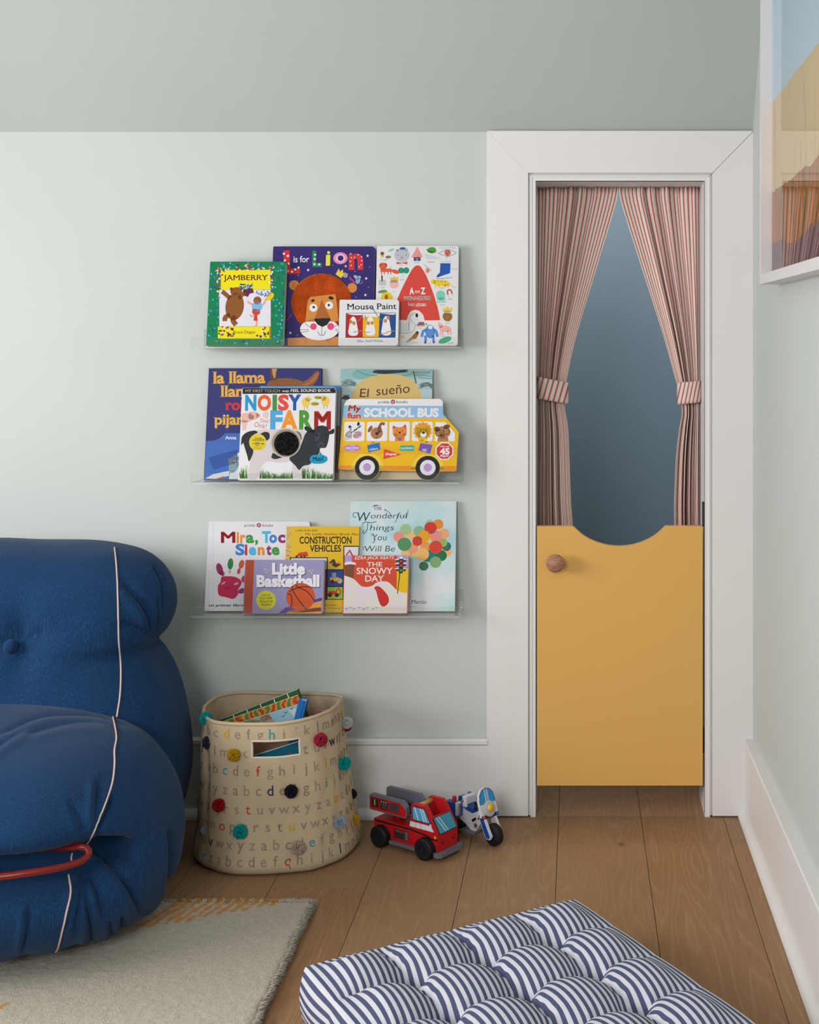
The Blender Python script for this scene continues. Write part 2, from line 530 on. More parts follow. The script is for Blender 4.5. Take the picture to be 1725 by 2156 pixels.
def curtain(inner, outer, tie, label, seed, tie_label):
    """inner/outer: tables of (py, px) down the leading and the wall-side edge"""
    root = thing('curtain', ((px_x(outer[0][1], CY)), CY, 0), label, 'curtain', 'striped doorway curtains')
    tin, tout = smooth_tab(inner), smooth_tab(outer)
    NU, NV = 300, 120
    rnd = srnd(seed)
    folds = [(rnd.uniform(0.75, 1.25), rnd.uniform(0, 6.28)) for _ in range(4)]
    y0, y1 = 394.6, 1190.0
    ty = tie
    stripes = 22
    def foldsum(u, v):
        w = u + 0.035*math.sin(5*v + seed) * (1-u)
        s = math.sin(2*math.pi*(4.6*w + 0.30*math.sin(7.3*w + seed))) + 0.22*math.sin(2*math.pi*9.7*w + folds[1][1] + 1.2*v) + 0.35*math.sin(2*math.pi*2.3*w + folds[0][1])
        return s
    verts = []; uvs = []
    for j in range(NV):
        v = j/(NV-1); py = y0 + (y1-y0)*v
        a, b = interp(tout, py), interp(tin, py)
        width = abs(b-a)
        squeeze = 170.0/max(width, 40)
        amp = 0.0075 * min(1.9, squeeze**0.55)
        g = max(0.0, 1 - (py-395)/16.0)             # gathered heading
        near = math.exp(-((py-ty)/55.0)**2)
        for i in range(NU):
            u = i/(NU-1)
            flat = 1.0 if u < 0.70 else max(0.12, 1 - (u-0.70)/0.12)   # the leading edge hangs flat
            if py > ty + 30: flat = max(flat, 0.55)
            s = foldsum(u, v)
            d = amp * flat * s * (1 - 0.45*near) + 0.0028*g*math.sin(2*math.pi*42*u + 3*math.sin(9*u))
            # cloth gathers sideways as well as forward
            uu = u + 0.016*flat*math.cos(2*math.pi*4.6*u + 2.2*v)*math.sin(math.pi*u)
            uu = min(max(uu, 0), 1)
            x = px_x(a + (b-a)*uu, CY)
            verts.append((x, CY + d, px_z(py, CY)))
            uvs.append((u*stripes, v))
    m = MB()
    fs = [(j*NU+i, j*NU+i+1, (j+1)*NU+i+1, (j+1)*NU+i) for j in range(NV-1) for i in range(NU-1)]
    m.add(verts, fs)
    o = m.build('cloth_panel', M_TICK, root, smooth=True, recalc=False)
    o.matrix_parent_inverse = Matrix.Translation(root.location).inverted()
    set_uv(o, lambda k: uvs[k])
    sol = o.modifiers.new('thickness', 'SOLIDIFY'); sol.thickness = 0.0008; sol.offset = 0
    return root
def tieback(root, x0, x1, ya0, ya1, yb0, yb1, side):
    """striped band round the gathered cloth: wall-side edge at x0 (ya), leading edge at x1 (yb)"""
    NU, NV = 60, 8
    verts = []; uvs = []
    def pt(w, h):
        px = x0 + (x1-x0)*min(max(w, 0), 1)
        py = (ya0 + (yb0-ya0)*w)*(1-h) + (ya1 + (yb1-ya1)*w)*h
        bulge = 0.024*math.sqrt(max(0.0, 1-abs(2*w-1)**3.0))
        return px, py, bulge
    for j in range(NV):
        h = j/(NV-1)
        for i in range(NU):
            q = i/(NU-1)*2 - 0.0
            if q <= 1:
                px, py, bl = pt(q, h); y = CY - 0.004 - bl
            else:
                px, py, bl = pt(2-q, h); y = CY + 0.004 + bl*0.5
            verts.append((px_x(px, CY), y, px_z(py, CY)))
            uvs.append((q*6.3 + h*1.1*side, h))
    m = MB()
    fs = [(j*NU+i, j*NU+i+1, (j+1)*NU+i+1, (j+1)*NU+i) for j in range(NV-1) for i in range(NU-1)]
    m.add(verts, fs)
    o = m.build('tieback', M_TICK, root, smooth=True, recalc=False)
    o.matrix_parent_inverse = Matrix.Translation(root.location).inverted()
    set_uv(o, lambda k: uvs[k])
    sol = o.modifiers.new('thickness', 'SOLIDIFY'); sol.thickness = 0.0012; sol.offset = 0
c1 = curtain([(395, 1303), (430, 1297), (560, 1258), (700, 1216), (793, 1195), (850, 1189), (900, 1196), (960, 1199), (1050, 1202), (1108, 1206), (1190, 1209)],
             [(395, 1132), (800, 1132), (1190, 1132)], 822,
             'red striped curtain on the left of the little doorway, tied back by the white jamb', 3, None)
tieback(c1, 1130.5, 1198, 792, 838, 806, 850, 1)
c2 = curtain([(395, 1304), (430, 1309), (560, 1350), (700, 1395), (793, 1421), (830, 1431), (868, 1436), (900, 1431), (960, 1424), (1050, 1420), (1108, 1420), (1190, 1420)],
             [(395, 1474.6), (800, 1474.6), (1190, 1474.6)], 822,
             'red striped curtain on the right of the little doorway, beside the framed picture', 8, None)
tieback(c2, 1477, 1426, 801, 846, 805, 851, -1)
# ------------------------------------------------------------------ clear acrylic picture ledges
def acrylic(name, white, edge):
    t = NT(name)
    nt = t.t
    nt.nodes.remove(t.b)
    out = nt.nodes['Material Output']
    tr = t.n('ShaderNodeBsdfTransparent'); tr.inputs[0].default_value = (0.985, 0.99, 0.985, 1)
    gl = t.n('ShaderNodeBsdfGlossy'); gl.inputs['Roughness'].default_value = 0.03
    fr = t.n('ShaderNodeFresnel'); fr.inputs['IOR'].default_value = 1.42
    gm = t.n('ShaderNodeNewGeometry'); ff = t.math('MULTIPLY', fr.outputs[0], t.math('SUBTRACT', 1.0, gm.outputs['Backfacing']))
    mx = t.n('ShaderNodeMixShader'); t.l(ff, mx.inputs[0]); t.l(tr.outputs[0], mx.inputs[1]); t.l(gl.outputs[0], mx.inputs[2])
    df = t.n('ShaderNodeBsdfDiffuse'); df.inputs[0].default_value = rgba(white)
    mx2 = t.n('ShaderNodeMixShader'); mx2.inputs[0].default_value = edge
    t.l(mx.outputs[0], mx2.inputs[1]); t.l(df.outputs[0], mx2.inputs[2])
    t.l(mx2.outputs[0], out.inputs[0])
    return t.m
M_ACR = acrylic('clear_acrylic', (225, 230, 226), 0.015)
M_ACRE = acrylic('clear_acrylic_edge', (226, 232, 228), 0.30)
M_SCREW = mat((200, 202, 200), 0.3, 0.6)
LIP = 2.940                                 # front of the ledges
LX0, LX1 = px_x(403, LIP), px_x(968, LIP)
SHELF_TOP = []
def slab(m, x0, x1, y0, y1, z0, z1, thin):
    """acrylic sheet whose narrow sides carry the edge material"""
    vs = [(x0,y0,z0),(x1,y0,z0),(x1,y1,z0),(x0,y1,z0),(x0,y0,z1),(x1,y0,z1),(x1,y1,z1),(x0,y1,z1)]
    faces = {'z': [(0,3,2,1),(4,5,6,7)], 'y': [(0,1,5,4),(2,3,7,6)], 'x': [(1,2,6,5),(3,0,4,7)]}
    for k, fs in faces.items():
        m.add(vs, fs, M_ACR if k == thin else M_ACRE)
def ledge(py_bottom, label):
    zb = px_z(py_bottom, LIP); zt = zb + 0.0035
    root = thing('picture_ledge', ((LX0+LX1)/2, WALL - 0.0015, zb), label, 'shelf', 'clear acrylic picture ledges')
    inv = Matrix.Translation(root.location).inverted()
    m = MB(); slab(m, LX0, LX1, LIP, WALL - 0.004, zb, zt, 'z'); a = m.build('tray', None, root, recalc=False)
    m = MB(); slab(m, LX0, LX1, WALL - 0.0040, WALL - 0.0005, zb + 0.0001, zb + 0.047, 'y'); b = m.build('back_plate', None, root, recalc=False)
    m = MB(); slab(m, LX0, LX1, LIP, LIP + 0.0032, zt + 0.0001, zb + 0.0245, 'y'); c = m.build('front_lip', None, root, recalc=False)
    parts = [a, b, c]
    for k in (0.30, 0.70):
        x = LX0 + (LX1-LX0)*k
        m = MB(); m.lathe([(0.0035, 0), (0.0035, 0.002), (0.002, 0.003)], 14, M=Matrix.Translation((x, WALL - 0.0041, zb + 0.030)) @ Matrix.Rotation(R(90), 4, 'X'))
        parts.append(m.build('screw', M_SCREW, root, smooth=True))
    for o in parts: o.matrix_parent_inverse = inv
    SHELF_TOP.append(zt)
ledge(733.5, 'topmost clear acrylic ledge, holding the purple lion book')
ledge(1019.0, 'middle clear acrylic ledge, holding the bus-shaped board book')
ledge(1301.0, 'lowest clear acrylic ledge, holding the pale blue balloon book')

# ------------------------------------------------------------------ lettering and cover art
_gl = {}
def glyphs(s, bold=0.0, shear=0.0, serif=0.0):
    key = (s, bold, shear, serif)
    if key in _gl: return _gl[key]
    cu = bpy.data.curves.new('lettering', 'FONT')
    cu.body = s; cu.size = 1.0; cu.offset = bold; cu.shear = shear; cu.resolution_u = 3; cu.fill_mode = 'FRONT'
    ob = bpy.data.objects.new('lettering', cu)
    C.objects.link(ob)
    dg = bpy.context.evaluated_depsgraph_get(); dg.update()
    me = ob.evaluated_get(dg).to_mesh()
    vs = [(v.co.x, v.co.y) for v in me.vertices]
    fs = [tuple(p.vertices) for p in me.polygons]
    ob.evaluated_get(dg).to_mesh_clear()
    bpy.data.objects.remove(ob); bpy.data.curves.remove(cu)
    if serif:
        cnt = {}
        for f in fs:
            for a, b in zip(f, f[1:] + f[:1]):
                k = (min(a, b), max(a, b)); cnt[k] = cnt.get(k, 0) + 1
        tops = (0.0, 0.523, 0.729, 0.76)
        for (a, b), c in cnt.items():
            if c > 1: continue
            (xa, ya), (xb, yb) = vs[a], vs[b]
            if abs(ya-yb) > 0.006 or abs(xa-xb) > 0.26 or abs(xa-xb) < 0.02: continue
            if min(abs(ya - t) for t in tops) > 0.05: continue
            x0, x1 = min(xa, xb) - serif, max(xa, xb) + serif
            s_ = 0.045 if ya < 0.2 else -0.045
            k = len(vs)
            vs += [(x0, ya), (x1, ya), (x1, ya + s_), (x0, ya + s_)]
            fs.append((k, k+1, k+2, k+3) if s_ > 0 else (k+3, k+2, k+1, k))
    _gl[key] = (vs, fs)
    return _gl[key]
_cap = max(p[1] for p in glyphs('H')[0])

CROPS = {1: (390, 500, .19710), 2: (690, 500, .19710), 3: (390, 760, .19710), 4: (690, 760, .19710), 5: (390, 1080, .19710), 6: (690, 1040, .19710),
         7: (390, 1430, .23188), 8: (740, 1630, .20290)}
ART_G = 1.0
class Art:
    """flat printing on a cover: shapes given where the photograph shows them, laid out on the cover's own plane"""
    def __init__(self, W, H, corners, mb, y=0.0):
        self.W, self.H, self.c, self.mb, self.lv, self.y = W, H, corners, mb, 1, y
        self.cr = CROPS[1]
    def crop(self, n): self.cr = CROPS[n]; return self
    def up(self): self.lv += 1; return self
    def uv(self, X, Y):
        px, py = self.cr[0] + X*self.cr[2], self.cr[1] + Y*self.cr[2]
        (x0, y0), (x1, y1), (x2, y2), (x3, y3) = self.c      # TL TR BL BR
        u = 0.5
        for _ in range(4):
            yt = y0 + (y1-y0)*u; yb = y2 + (y3-y2)*u
            v = (yb - py)/(yb - yt)
            xl = x2 + (x0-x2)*v; xr = x3 + (x1-x3)*v
            u = (px - xl)/(xr - xl)
        return u*self.W, v*self.H
    def put(self, pts, fs, c, raw=False):
        e = 0.0004
        q = []
        for p in pts:
            u, v = p if raw else self.uv(*p)
            q.append((min(max(u, e), self.W-e), self.y - self.lv*0.00007, min(max(v, e), self.H-e)))
        self.mb.add(q, fs, c if isinstance(c, bpy.types.Material) else mat(c, 0.5, 0.18, ART_G))
    def Pn(self, pts, c):
        tr = tessellate_polygon([[Vector((p[0], p[1], 0)) for p in pts]])
        fs = []
        for t in tr:
            a, b, d = (pts[k] for k in t)
            if (b[0]-a[0])*(d[1]-a[1]) - (b[1]-a[1])*(d[0]-a[0]) > 0: t = (t[0], t[2], t[1])
            fs.append(tuple(t))
        self.put(pts, fs, c); return self
    def R(self, x0, y0, x1, y1, c, r=0):
        if r:
            pts = []
            for (cx, cy, a0) in ((x1-r, y0+r, -90), (x1-r, y1-r, 0), (x0+r, y1-r, 90), (x0+r, y0+r, 180)):
                for k in range(5): a = R(a0 + 22.5*k); pts.append((cx + r*math.cos(a), cy + r*math.sin(a)))
            return self.Pn(pts, c)
        return self.Pn([(x0, y0), (x1, y0), (x1, y1), (x0, y1)], c)
    def E(self, cx, cy, rx, ry, c, rot=0, n=28):
        a = R(rot)
        pts = []
        for k in range(n):
            t = 2*math.pi*k/n; x, y = rx*math.cos(t), ry*math.sin(t)
            pts.append((cx + x*math.cos(a) - y*math.sin(a), cy + x*math.sin(a) + y*math.cos(a)))
        return self.Pn(pts, c)
    def C(self, cx, cy, r, c, n=24): return self.E(cx, cy, r, r, c, 0, n)
    def S(self, cx, cy, r, c, n=5, k=0.42, rot=-90):
        return self.Pn([(cx + (r if i % 2 == 0 else r*k)*math.cos(R(rot + 180*i/n)), cy + (r if i % 2 == 0 else r*k)*math.sin(R(rot + 180*i/n))) for i in range(2*n)], c)
    def L(self, pts, w, c, taper=False):
        n = len(pts); a = []; b = []
        for i, p in enumerate(pts):
            q0, q1 = pts[max(i-1, 0)], pts[min(i+1, n-1)]
            dx, dy = q1[0]-q0[0], q1[1]-q0[1]; d = math.hypot(dx, dy) or 1
            ww = w/2 * ((1 - i/(n-1))*0.9 + 0.1 if taper else 1)
            a.append((p[0] - dy/d*ww, p[1] + dx/d*ww)); b.append((p[0] + dy/d*ww, p[1] - dx/d*ww))
        vs = a + b
        self.put(vs, [(i, i+1, n+i+1, n+i) for i in range(n-1)], c); return self
    def cv(self, pts, w, c, taper=False): return self.L(smooth_curve(pts, 5), w, c, taper)
    def T(self, s, x0, x1, yb, h, c, bold=0.0, shear=0.0, serif=0.0, rot=0.0):
        """lettering from x0 to x1 with capitals h high on the baseline yb"""
        if 'M' in s and bold > 0:            # thicken by overprinting: the outline of M folds over itself when offset
            q = bold*0.8*h/_cap
            for dx, dy in ((-q, -q), (q, -q), (-q, q), (q, q), (0, 0)): self.T(s, x0 + q + dx, x1 - q + dx, yb + dy*0.6, h, c, 0.0, shear, serif, rot)
            return self
        vs, fs = glyphs(s, bold, shear, serif)
        if not vs: return self
        a = min(v[0] for v in vs); b = max(v[0] for v in vs)
        sx = (x1-x0)/(b-a); sy = h/_cap; ca, sa = math.cos(R(rot)), math.sin(R(rot))
        pts = []
        for v in vs:
            x, y = (v[0]-a)*sx, -v[1]*sy
            pts.append((x0 + x*ca - y*sa, yb + x*sa + y*ca))
        self.put(pts, fs, c); return self
    def letters(self, items, yb, h, **kw):
        for (ch, x0, x1, c) in items: self.T(ch, x0, x1, yb, h, c, **kw)
        return self

def rounded(W, H, r, left=0.0, n=5):
    """outline of a cover, right-hand corners rounded"""
    def arc(cx, cz, a0, rr):
        if rr <= 0: return [(cx, cz)]
        return [(cx + rr*math.cos(R(a0 + 90*k/n)), cz + rr*math.sin(R(a0 + 90*k/n))) for k in range(n+1)]
    return arc(W-r, r, -90, r) + arc(W-r, H-r, 0, r) + arc(left, H-left, 90, left) + arc(left, left, 180, left)
M_PAGES = mat((226, 220, 208), 0.8, 0.1, var=0.04, name='page_edges')
M_BOARD = mat((214, 210, 204), 0.7, 0.15, var=0.03, name='board_edges')
BOOKS = {}
def book(key, name, corners, shelf, Y, th, base, label, kind='board', lean=9.6, r=0.006, outline=None, back=None, group=None, w_scale=1.0):
    """a picture book leaning on a ledge. corners: TL TR BL BR where the photo shows the front cover"""
    (x0, y0), (x1, y1), (x2, y2), (x3, y3) = corners
    if Y >= 2.985:                     # the rear row rests its top edge against the wall
        hh = 0.2
        for _ in range(12):
            a_ = math.asin(max(0.01, (WALL - 0.0012 - Y - th)/hh)); z_ = SHELF_TOP[shelf] + th*math.sin(a_)
            hh = (px_z((y0+y1)/2, Y + hh*math.sin(a_)) - z_)/math.cos(a_)
        lean = math.degrees(a_)
    a = R(lean)
    zb = SHELF_TOP[shelf] + th*math.sin(a) + 0.0006
    X0, X1 = px_x(x2, Y), px_x(x3, Y)
    W = X1 - X0
    ty = (y0+y1)/2
    h = 0.2
    for _ in range(6):
        Yt = Y + h*math.sin(a); h = (px_z(ty, Yt) - zb)/math.cos(a)
    root = thing(name, (X0, Y, zb), label, 'book', group or 'picture books on the acrylic ledges', (-a, 0, 0))
    mb = MB()
    mb_p = MB()
    mbase = mat(base, 0.5, 0.18, ART_G)
    mback = mat(back or base, 0.5, 0.3, ART_G)
    cov = 0.0022
    ol = outline(W, h) if outline else rounded(W, h, r if kind == 'board' else 0.0012)
    if kind == 'board':
        mb.prism(ol, 0.0, cov, 'y', M_BOARD, mcap=mbase)
        mb.prism(ol, th - cov, th, 'y', M_BOARD, mcap=mback)
        inner = [(W/2 + (p[0]-W/2)*0.992, h/2 + (p[1]-h/2)*0.992) for p in ol]
        mb_p.prism(inner, cov + 0.0001, th - cov - 0.0001, 'y', M_PAGES)
        if not outline: mb.box(-0.0012, 0.0016, 0.0006, th - 0.0006, 0.001, h - 0.001, mbase)
    else:
        mb.prism(ol, 0.0, cov, 'y', mbase); mb.prism(ol, th - cov, th, 'y', mback)
        mb.box(-0.0008, 0.0022, 0.0004, th - 0.0004, 0.0, h, mbase)
        mb_p.box(0.003, W - 0.004, cov + 0.0001, th - cov - 0.0001, 0.003, h - 0.003, M_PAGES)
    art = Art(W, h, corners, mb)
    BOOKS[key] = (root, mb, mb_p, art, W, h)
    return art
def finish_book(key):
    root, mb, mb_p, art, W, h = BOOKS[key]
    mb.build('cover', None, root, recalc=False)
    mb_p.build('page_block', None, root, recalc=False)
    return root
BACK, FRONT = 2.988, 2.963
WH = (232, 229, 231); K = (28, 26, 28)
# ------------------------------------------------------------------ books on the top ledge
# green board book
A = book('jam', 'board_book', [(444.2, 550.3), (602, 551.2), (434.9, 725.7), (595.5, 725.7)], 0, FRONT, 0.018, (0, 126, 74),
         'green board book with blue berry dots and a yellow title panel')
A.crop(1); rnd = srnd(2)
bl = [(92, 178, 226), (60, 120, 190), (76, 150, 214), (72, 60, 130), (30, 70, 140)]
for i in range(330):
    X, Y = rnd.uniform(232, 1070), rnd.uniform(262, 1138)
    if 372 < X < 915 and 345 < Y < 1070: continue
    c = bl[i % 5]; A.E(X, Y, rnd.uniform(7, 12), rnd.uniform(9, 13), c, rnd.uniform(0, 90), 9)
A.up()
A.R(378, 340, 918, 1080, (150, 132, 40)); A.up(); A.R(385, 348, 911, 560, (236, 222, 14)); A.R(366, 556, 913, 945, (226, 222, 232)); A.R(350, 948, 900, 1072, (236, 222, 14))
A.up()
for (X0, X1, Y0, Y1, n) in ((335, 420, 300, 400, 18), (620, 690, 290, 340, 12), (895, 955, 300, 420, 16), (350, 520, 950, 1050, 26), (770, 890, 950, 1060, 22), (430, 880, 318, 352, 26), (330, 380, 420, 640, 14), (900, 940, 430, 560, 10)):
    for i in range(n):
        c = [(232, 228, 222), (60, 96, 40), (196, 40, 44), (120, 100, 36), (232, 228, 222)][i % 5]
        if Y0 > 900: c = [(58, 78, 40), (150, 40, 66), (228, 224, 216), (90, 110, 50), (124, 30, 60)][i % 5]
        A.E(rnd.uniform(X0, X1), rnd.uniform(Y0, Y1), rnd.uniform(8, 16), rnd.uniform(7, 12), c, rnd.uniform(0, 180), 8)
A.up()
A.T('JAMBERRY', 412, 886, 456, 54, (140, 34, 44), 0.008, serif=0.05)
A.T('Bruce Degen', 514, 750, 1020, 30, (70, 50, 30), 0.0, serif=0.04)
# plain stand-in figures: a round brown bear shape and a child in red trousers
br = (140, 84, 36); bd = (112, 64, 26)
A.E(530, 735, 98, 145, br, 8); A.E(545, 575, 62, 44, br, -8); A.cv([(480, 650), (440, 610), (395, 575)], 46, br); A.cv([(575, 650), (620, 600), (650, 570)], 44, br)
A.cv([(480, 820), (430, 850), (425, 890)], 50, br); A.cv([(540, 840), (510, 880), (545, 930)], 54, br); A.C(495, 548, 16, bd); A.C(600, 552, 12, bd)
A.Pn([(620, 560), (720, 540), (735, 590), (690, 600), (670, 635), (630, 620)], (96, 34, 84))
for i in range(46): A.C(rnd.uniform(580, 720), rnd.uniform(498, 560), 8, bl[i % 5], 7)
for i in range(34): A.C(rnd.uniform(760, 920), rnd.uniform(565, 630), 7, bl[i % 5], 7)
A.E(905, 632, 50, 32, (228, 200, 30), -40); A.C(772, 672, 42, (150, 80, 40)); A.E(765, 690, 28, 26, (222, 170, 140))
A.E(770, 735, 58, 52, (130, 180, 220)); A.cv([(830, 720), (850, 690), (862, 655)], 20, (222, 170, 140)); A.cv([(720, 715), (690, 700), (665, 682)], 20, (222, 170, 140))
A.Pn([(720, 760), (800, 770), (800, 810), (770, 830), (775, 890), (730, 885), (740, 830), (715, 800)], (206, 66, 42)); A.cv([(760, 890), (765, 920), (755, 945)], 20, (222, 170, 140)); A.cv([(735, 830), (715, 840), (695, 826)], 20, (222, 170, 140))
finish_book('jam')

# purple lion book with a knitted mane
A = book('lion', 'board_book', [(578.8, 516.8), (791.5, 520.7), (569, 728), (785, 729)], 0, BACK, 0.016, (52, 38, 108),
         'tall dark purple book with a knitted orange lion mane on the cover', r=0.008)
A.crop(1)
A.R(1005, 80, 1009, 1160, (42, 30, 92))
A.T('L', 1062, 1236, 372, 226, (206, 44, 48), 0.045); A.T('is for', 1168, 1334, 262, 66, WH, 0.012); A.T('L', 1368, 1468, 306, 155, (22, 136, 74), 0.05)
A.Pn([(1515, 188), (1560, 186), (1556, 304), (1510, 304)], (228, 222, 62)); A.C(1542, 163, 16, (228, 222, 62))
A.crop(2); A.E(145, 226, 76, 64, (222, 142, 186)); A.T('n', 232, 388, 338, 214, (206, 52, 56), 0.05)
A.up(); A.E(145, 226, 52, 44, (236, 186, 212)); A.up(); A.E(147, 226, 30, 30, (52, 38, 108))
for (X, Y) in ((255, 180), (262, 222), (252, 262), (258, 306), (296, 220), (335, 192), (370, 215), (372, 256), (366, 300), (345, 320)): A.C(X, Y, 7, WH, 8)
A.crop(1)
for (X, Y) in ((1066, 168), (1108, 192), (1076, 240), (1116, 276), (1105, 356), (1150, 364), (1184, 340), (1220, 320)): A.C(X, Y, 12, WH, 12)
for (X, Y) in ((1398, 184), (1394, 230), (1390, 286), (1440, 290)): A.S(X, Y, 18, WH)
for (X, Y, q) in ((1322, 348, 18), (1126, 1020, 17), (1213, 404, 6), (1202, 1046, 6), (1588, 300, 6)): A.S(X, Y, q, WH)
A.crop(2)
for (X, Y, q) in ((435, 205, 18), (418, 448, 18), (408, 624, 18), (200, 312, 16), (66, 300, 6), (298, 370, 6), (455, 324, 6), (442, 540, 6), (306, 645, 6)): A.S(X, Y, q, WH)
A.Pn([(92, 398), (128, 335), (140, 372), (172, 345), (172, 388), (205, 378), (150, 440)], (232, 198, 66))
A.E(196, 415, 26, 22, (150, 160, 180)); A.C(212, 400, 11, (176, 186, 204)); A.E(330, 470, 24, 36, (140, 160, 196), 20); A.C(322, 440, 22, (160, 172, 196)); A.C(300, 424, 14, (182, 190, 208)); A.C(346, 434, 15, (182, 190, 208))
A.L([(238, 434), (296, 492)], 16, (196, 56, 120)); A.cv([(345, 500), (375, 495), (378, 465)], 4, (150, 160, 180))
og, od = (210, 136, 60), (176, 100, 46)
A.C(267, 546, 52, og); A.crop(1); A.C(1172, 510, 54, og); A.Pn([(1100, 1076), (1240, 1070), (1800, 1060), (1800, 1158), (1095, 1158)], og)
A.up()
A.C(1184, 512, 36, (200, 122, 52)); A.E(1462, 700, 322, 312, (186, 78, 24), 0, 48)
A.cv([(1110, 860), (1140, 820), (1150, 810)], 4, (190, 60, 110)); A.cv([(1085, 890), (1120, 850), (1145, 826)], 4, (190, 60, 110))
root, mb, mb_p, art, W, H = BOOKS['lion']
# the mane: rows of raised yarn loops
mm = MB(); cx, cy = A.uv(1462, 700)
rx = A.uv(1784, 700)[0] - cx; ry = A.uv(1462, 388)[1] - cy
M_YARN = mat((206, 88, 30), 0.9, 0.05, var=0.25, name='orange_yarn'); 
rnd = srnd(9); k = 0
sp = 0.0046
iz = int(2*ry/sp)
for i in range(iz+1):
    for j in range(int(2*rx/(sp*0.8))+1):
        u = -rx + j*sp*0.8 + rnd.uniform(-.0004, .0004); v = -ry + i*sp + (0.5*sp if j % 2 else 0)
        if (u/rx)**2 + (v/ry)**2 > 0.97: continue
        px_, py_ = u + cx, v + cy
        if not (0.003 < px_ < W-0.003 and 0.003 < py_ < H-0.003): continue
        ang = math.atan2(v + 0.02, u) + math.pi/2 if (u/rx)**2 + (v/ry)**2 > 0.25 else 1.2*math.sin(60*u) + 0.4
        a, b = 0.0030, 0.0017
        ca, sa = math.cos(ang), math.sin(ang)
        ring = [(px_ + a*math.cos(t)*ca - b*math.sin(t)*sa, -0.0007, py_ + a*math.cos(t)*sa + b*math.sin(t)*ca) for t in [2*math.pi*q/8 for q in range(8)]]
        ring2 = [(px_ + (p[0]-px_)*0.6, -0.0024, py_ + (p[2]-py_)*0.6) for p in ring]
        mm.add(ring + ring2 + [(px_, -0.0029, py_)], [(q, (q+1) % 8, 8+(q+1) % 8, 8+q) for q in range(8)] + [(8+q, 8+(q+1) % 8, 16) for q in range(8)], M_YARN)
mo = mm.build('knitted_mane', M_YARN, root, smooth=True)
mo['label'] = 'orange knitted mane'
# face lies over the mane
A.y = -0.0030; A.lv = 1
A.Pn([(1345, 640), (1610, 612), (1620, 640), (1645, 905), (1288, 905), (1318, 680)], og); A.E(1440, 985, 208, 118, WH, 0, 40); A.up()
A.Pn([(1468, 668), (1560, 880), (1388, 880)], (168, 98, 44)); A.C(1376, 757, 43, WH); A.C(1545, 733, 42, WH); A.E(1372, 680, 20, 14, K, -20); A.E(1566, 654, 28, 17, K, 14)
A.C(1376, 957, 35, (226, 70, 120)); A.C(1560, 957, 37, (226, 70, 120)); A.up()
A.C(1380, 750, 13, K); A.C(1541, 730, 13, K); A.Pn([(1380, 882), (1400, 872), (1545, 868), (1562, 882), (1520, 940), (1470, 962), (1420, 936)], K)
A.L([(1466, 955), (1464, 1050)], 4, K); A.cv([(1420, 1010), (1440, 1046), (1464, 1050), (1490, 1044), (1506, 1004)], 5, K)
for s_ in (-1, 1):
    X = 1466 + s_*150
    A.cv([(X - s_*20, 965), (X + s_*20, 930), (X + s_*32, 905), (X + s_*8, 900)], 4, K); A.cv([(X - s_*10, 985), (X + s_*40, 990), (X + s_*110, 985)], 4, K); A.cv([(X - s_*10, 1000), (X + s_*40, 1015), (X + s_*90, 1020)], 4, K)
A.cv([(1256, 1060), (1290, 1110), (1270, 1145)], 4, od); A.cv([(1500, 1110), (1530, 1090), (1520, 1130)], 4, od)
finish_book('lion')

# white picture book with a red letter shape
A = book('atoz', 'board_book', [(799.4, 515.8), (973.8, 519.7), (790.5, 728), (963.5, 728.6)], 0, BACK, 0.019, (228, 226, 228),
         'white board book with small drawings round a big red letter A')
A.crop(2); rnd = srnd(4)
RD = (214, 70, 56); GR = (150, 150, 156)
A.R(595, 85, 598, 1155, (208, 206, 210))
A.Pn(smooth_curve([(700, 880), (716, 760), (780, 610), (850, 470), (920, 350), (965, 306), (1000, 302), (1030, 330), (1080, 420), (1140, 580), (1190, 760), (1212, 890)], 5)
     + [(1045, 890), (1030, 830), (990, 786), (945, 776), (900, 790), (868, 840), (852, 886)], RD)
A.up()
A.T('A', 890, 940, 608, 66, WH, 0.04); A.T('to', 950, 1003, 596, 36, WH, 0.01, 0.2); A.T('Z', 1012, 1062, 608, 66, WH, 0.04)
A.T('MENAGERIE', 828, 1120, 672, 42, WH, 0.035); A.T('Suzy ultman', 868, 1064, 732, 34, WH, 0.0, 0.25); A.L([(948, 738), (1064, 736)], 4, WH)
# small plain drawings round the letter
A.C(606, 165, 20, (120, 84, 46)); A.E(606, 192, 18, 14, (222, 186, 60)); A.E(670, 176, 32, 40, (226, 226, 226)); A.E(670, 204, 30, 16, (150, 100, 50)); A.E(706, 128, 34, 14, (130, 210, 186), -20)
A.E(820, 186, 84, 72, (186, 190, 200)); A.C(770, 130, 16, (186, 190, 200)); A.C(870, 128, 16, (186, 190, 200)); A.E(828, 114, 34, 14, (50, 96, 170)); A.Pn([(758, 256), (815, 268), (878, 256), (876, 288), (818, 274), (760, 286)], (214, 90, 70))
A.Pn([(990, 100), (1046, 212), (918, 212)], (232, 150, 140)); A.R(946, 212, 1020, 252, (40, 70, 140)); A.R(970, 222, 996, 250, (232, 178, 150))
A.E(1146, 140, 48, 34, (84, 150, 62)); A.Pn([(1082, 118), (1130, 150), (1214, 164), (1150, 168), (1100, 160)], (100, 160, 84))
A.Pn([(1060, 172), (1140, 196), (1250, 232), (1160, 240), (1086, 230)], (206, 210, 216))
A.cv([(1220, 176), (1310, 138), (1408, 172), (1316, 210), (1222, 178)], 4, K); A.C(1316, 172, 34, (214, 96, 84)); A.Pn([(1316, 138), (1348, 160), (1316, 172)], (110, 190, 170)); A.Pn([(1316, 172), (1290, 196), (1316, 206)], (230, 200, 80))
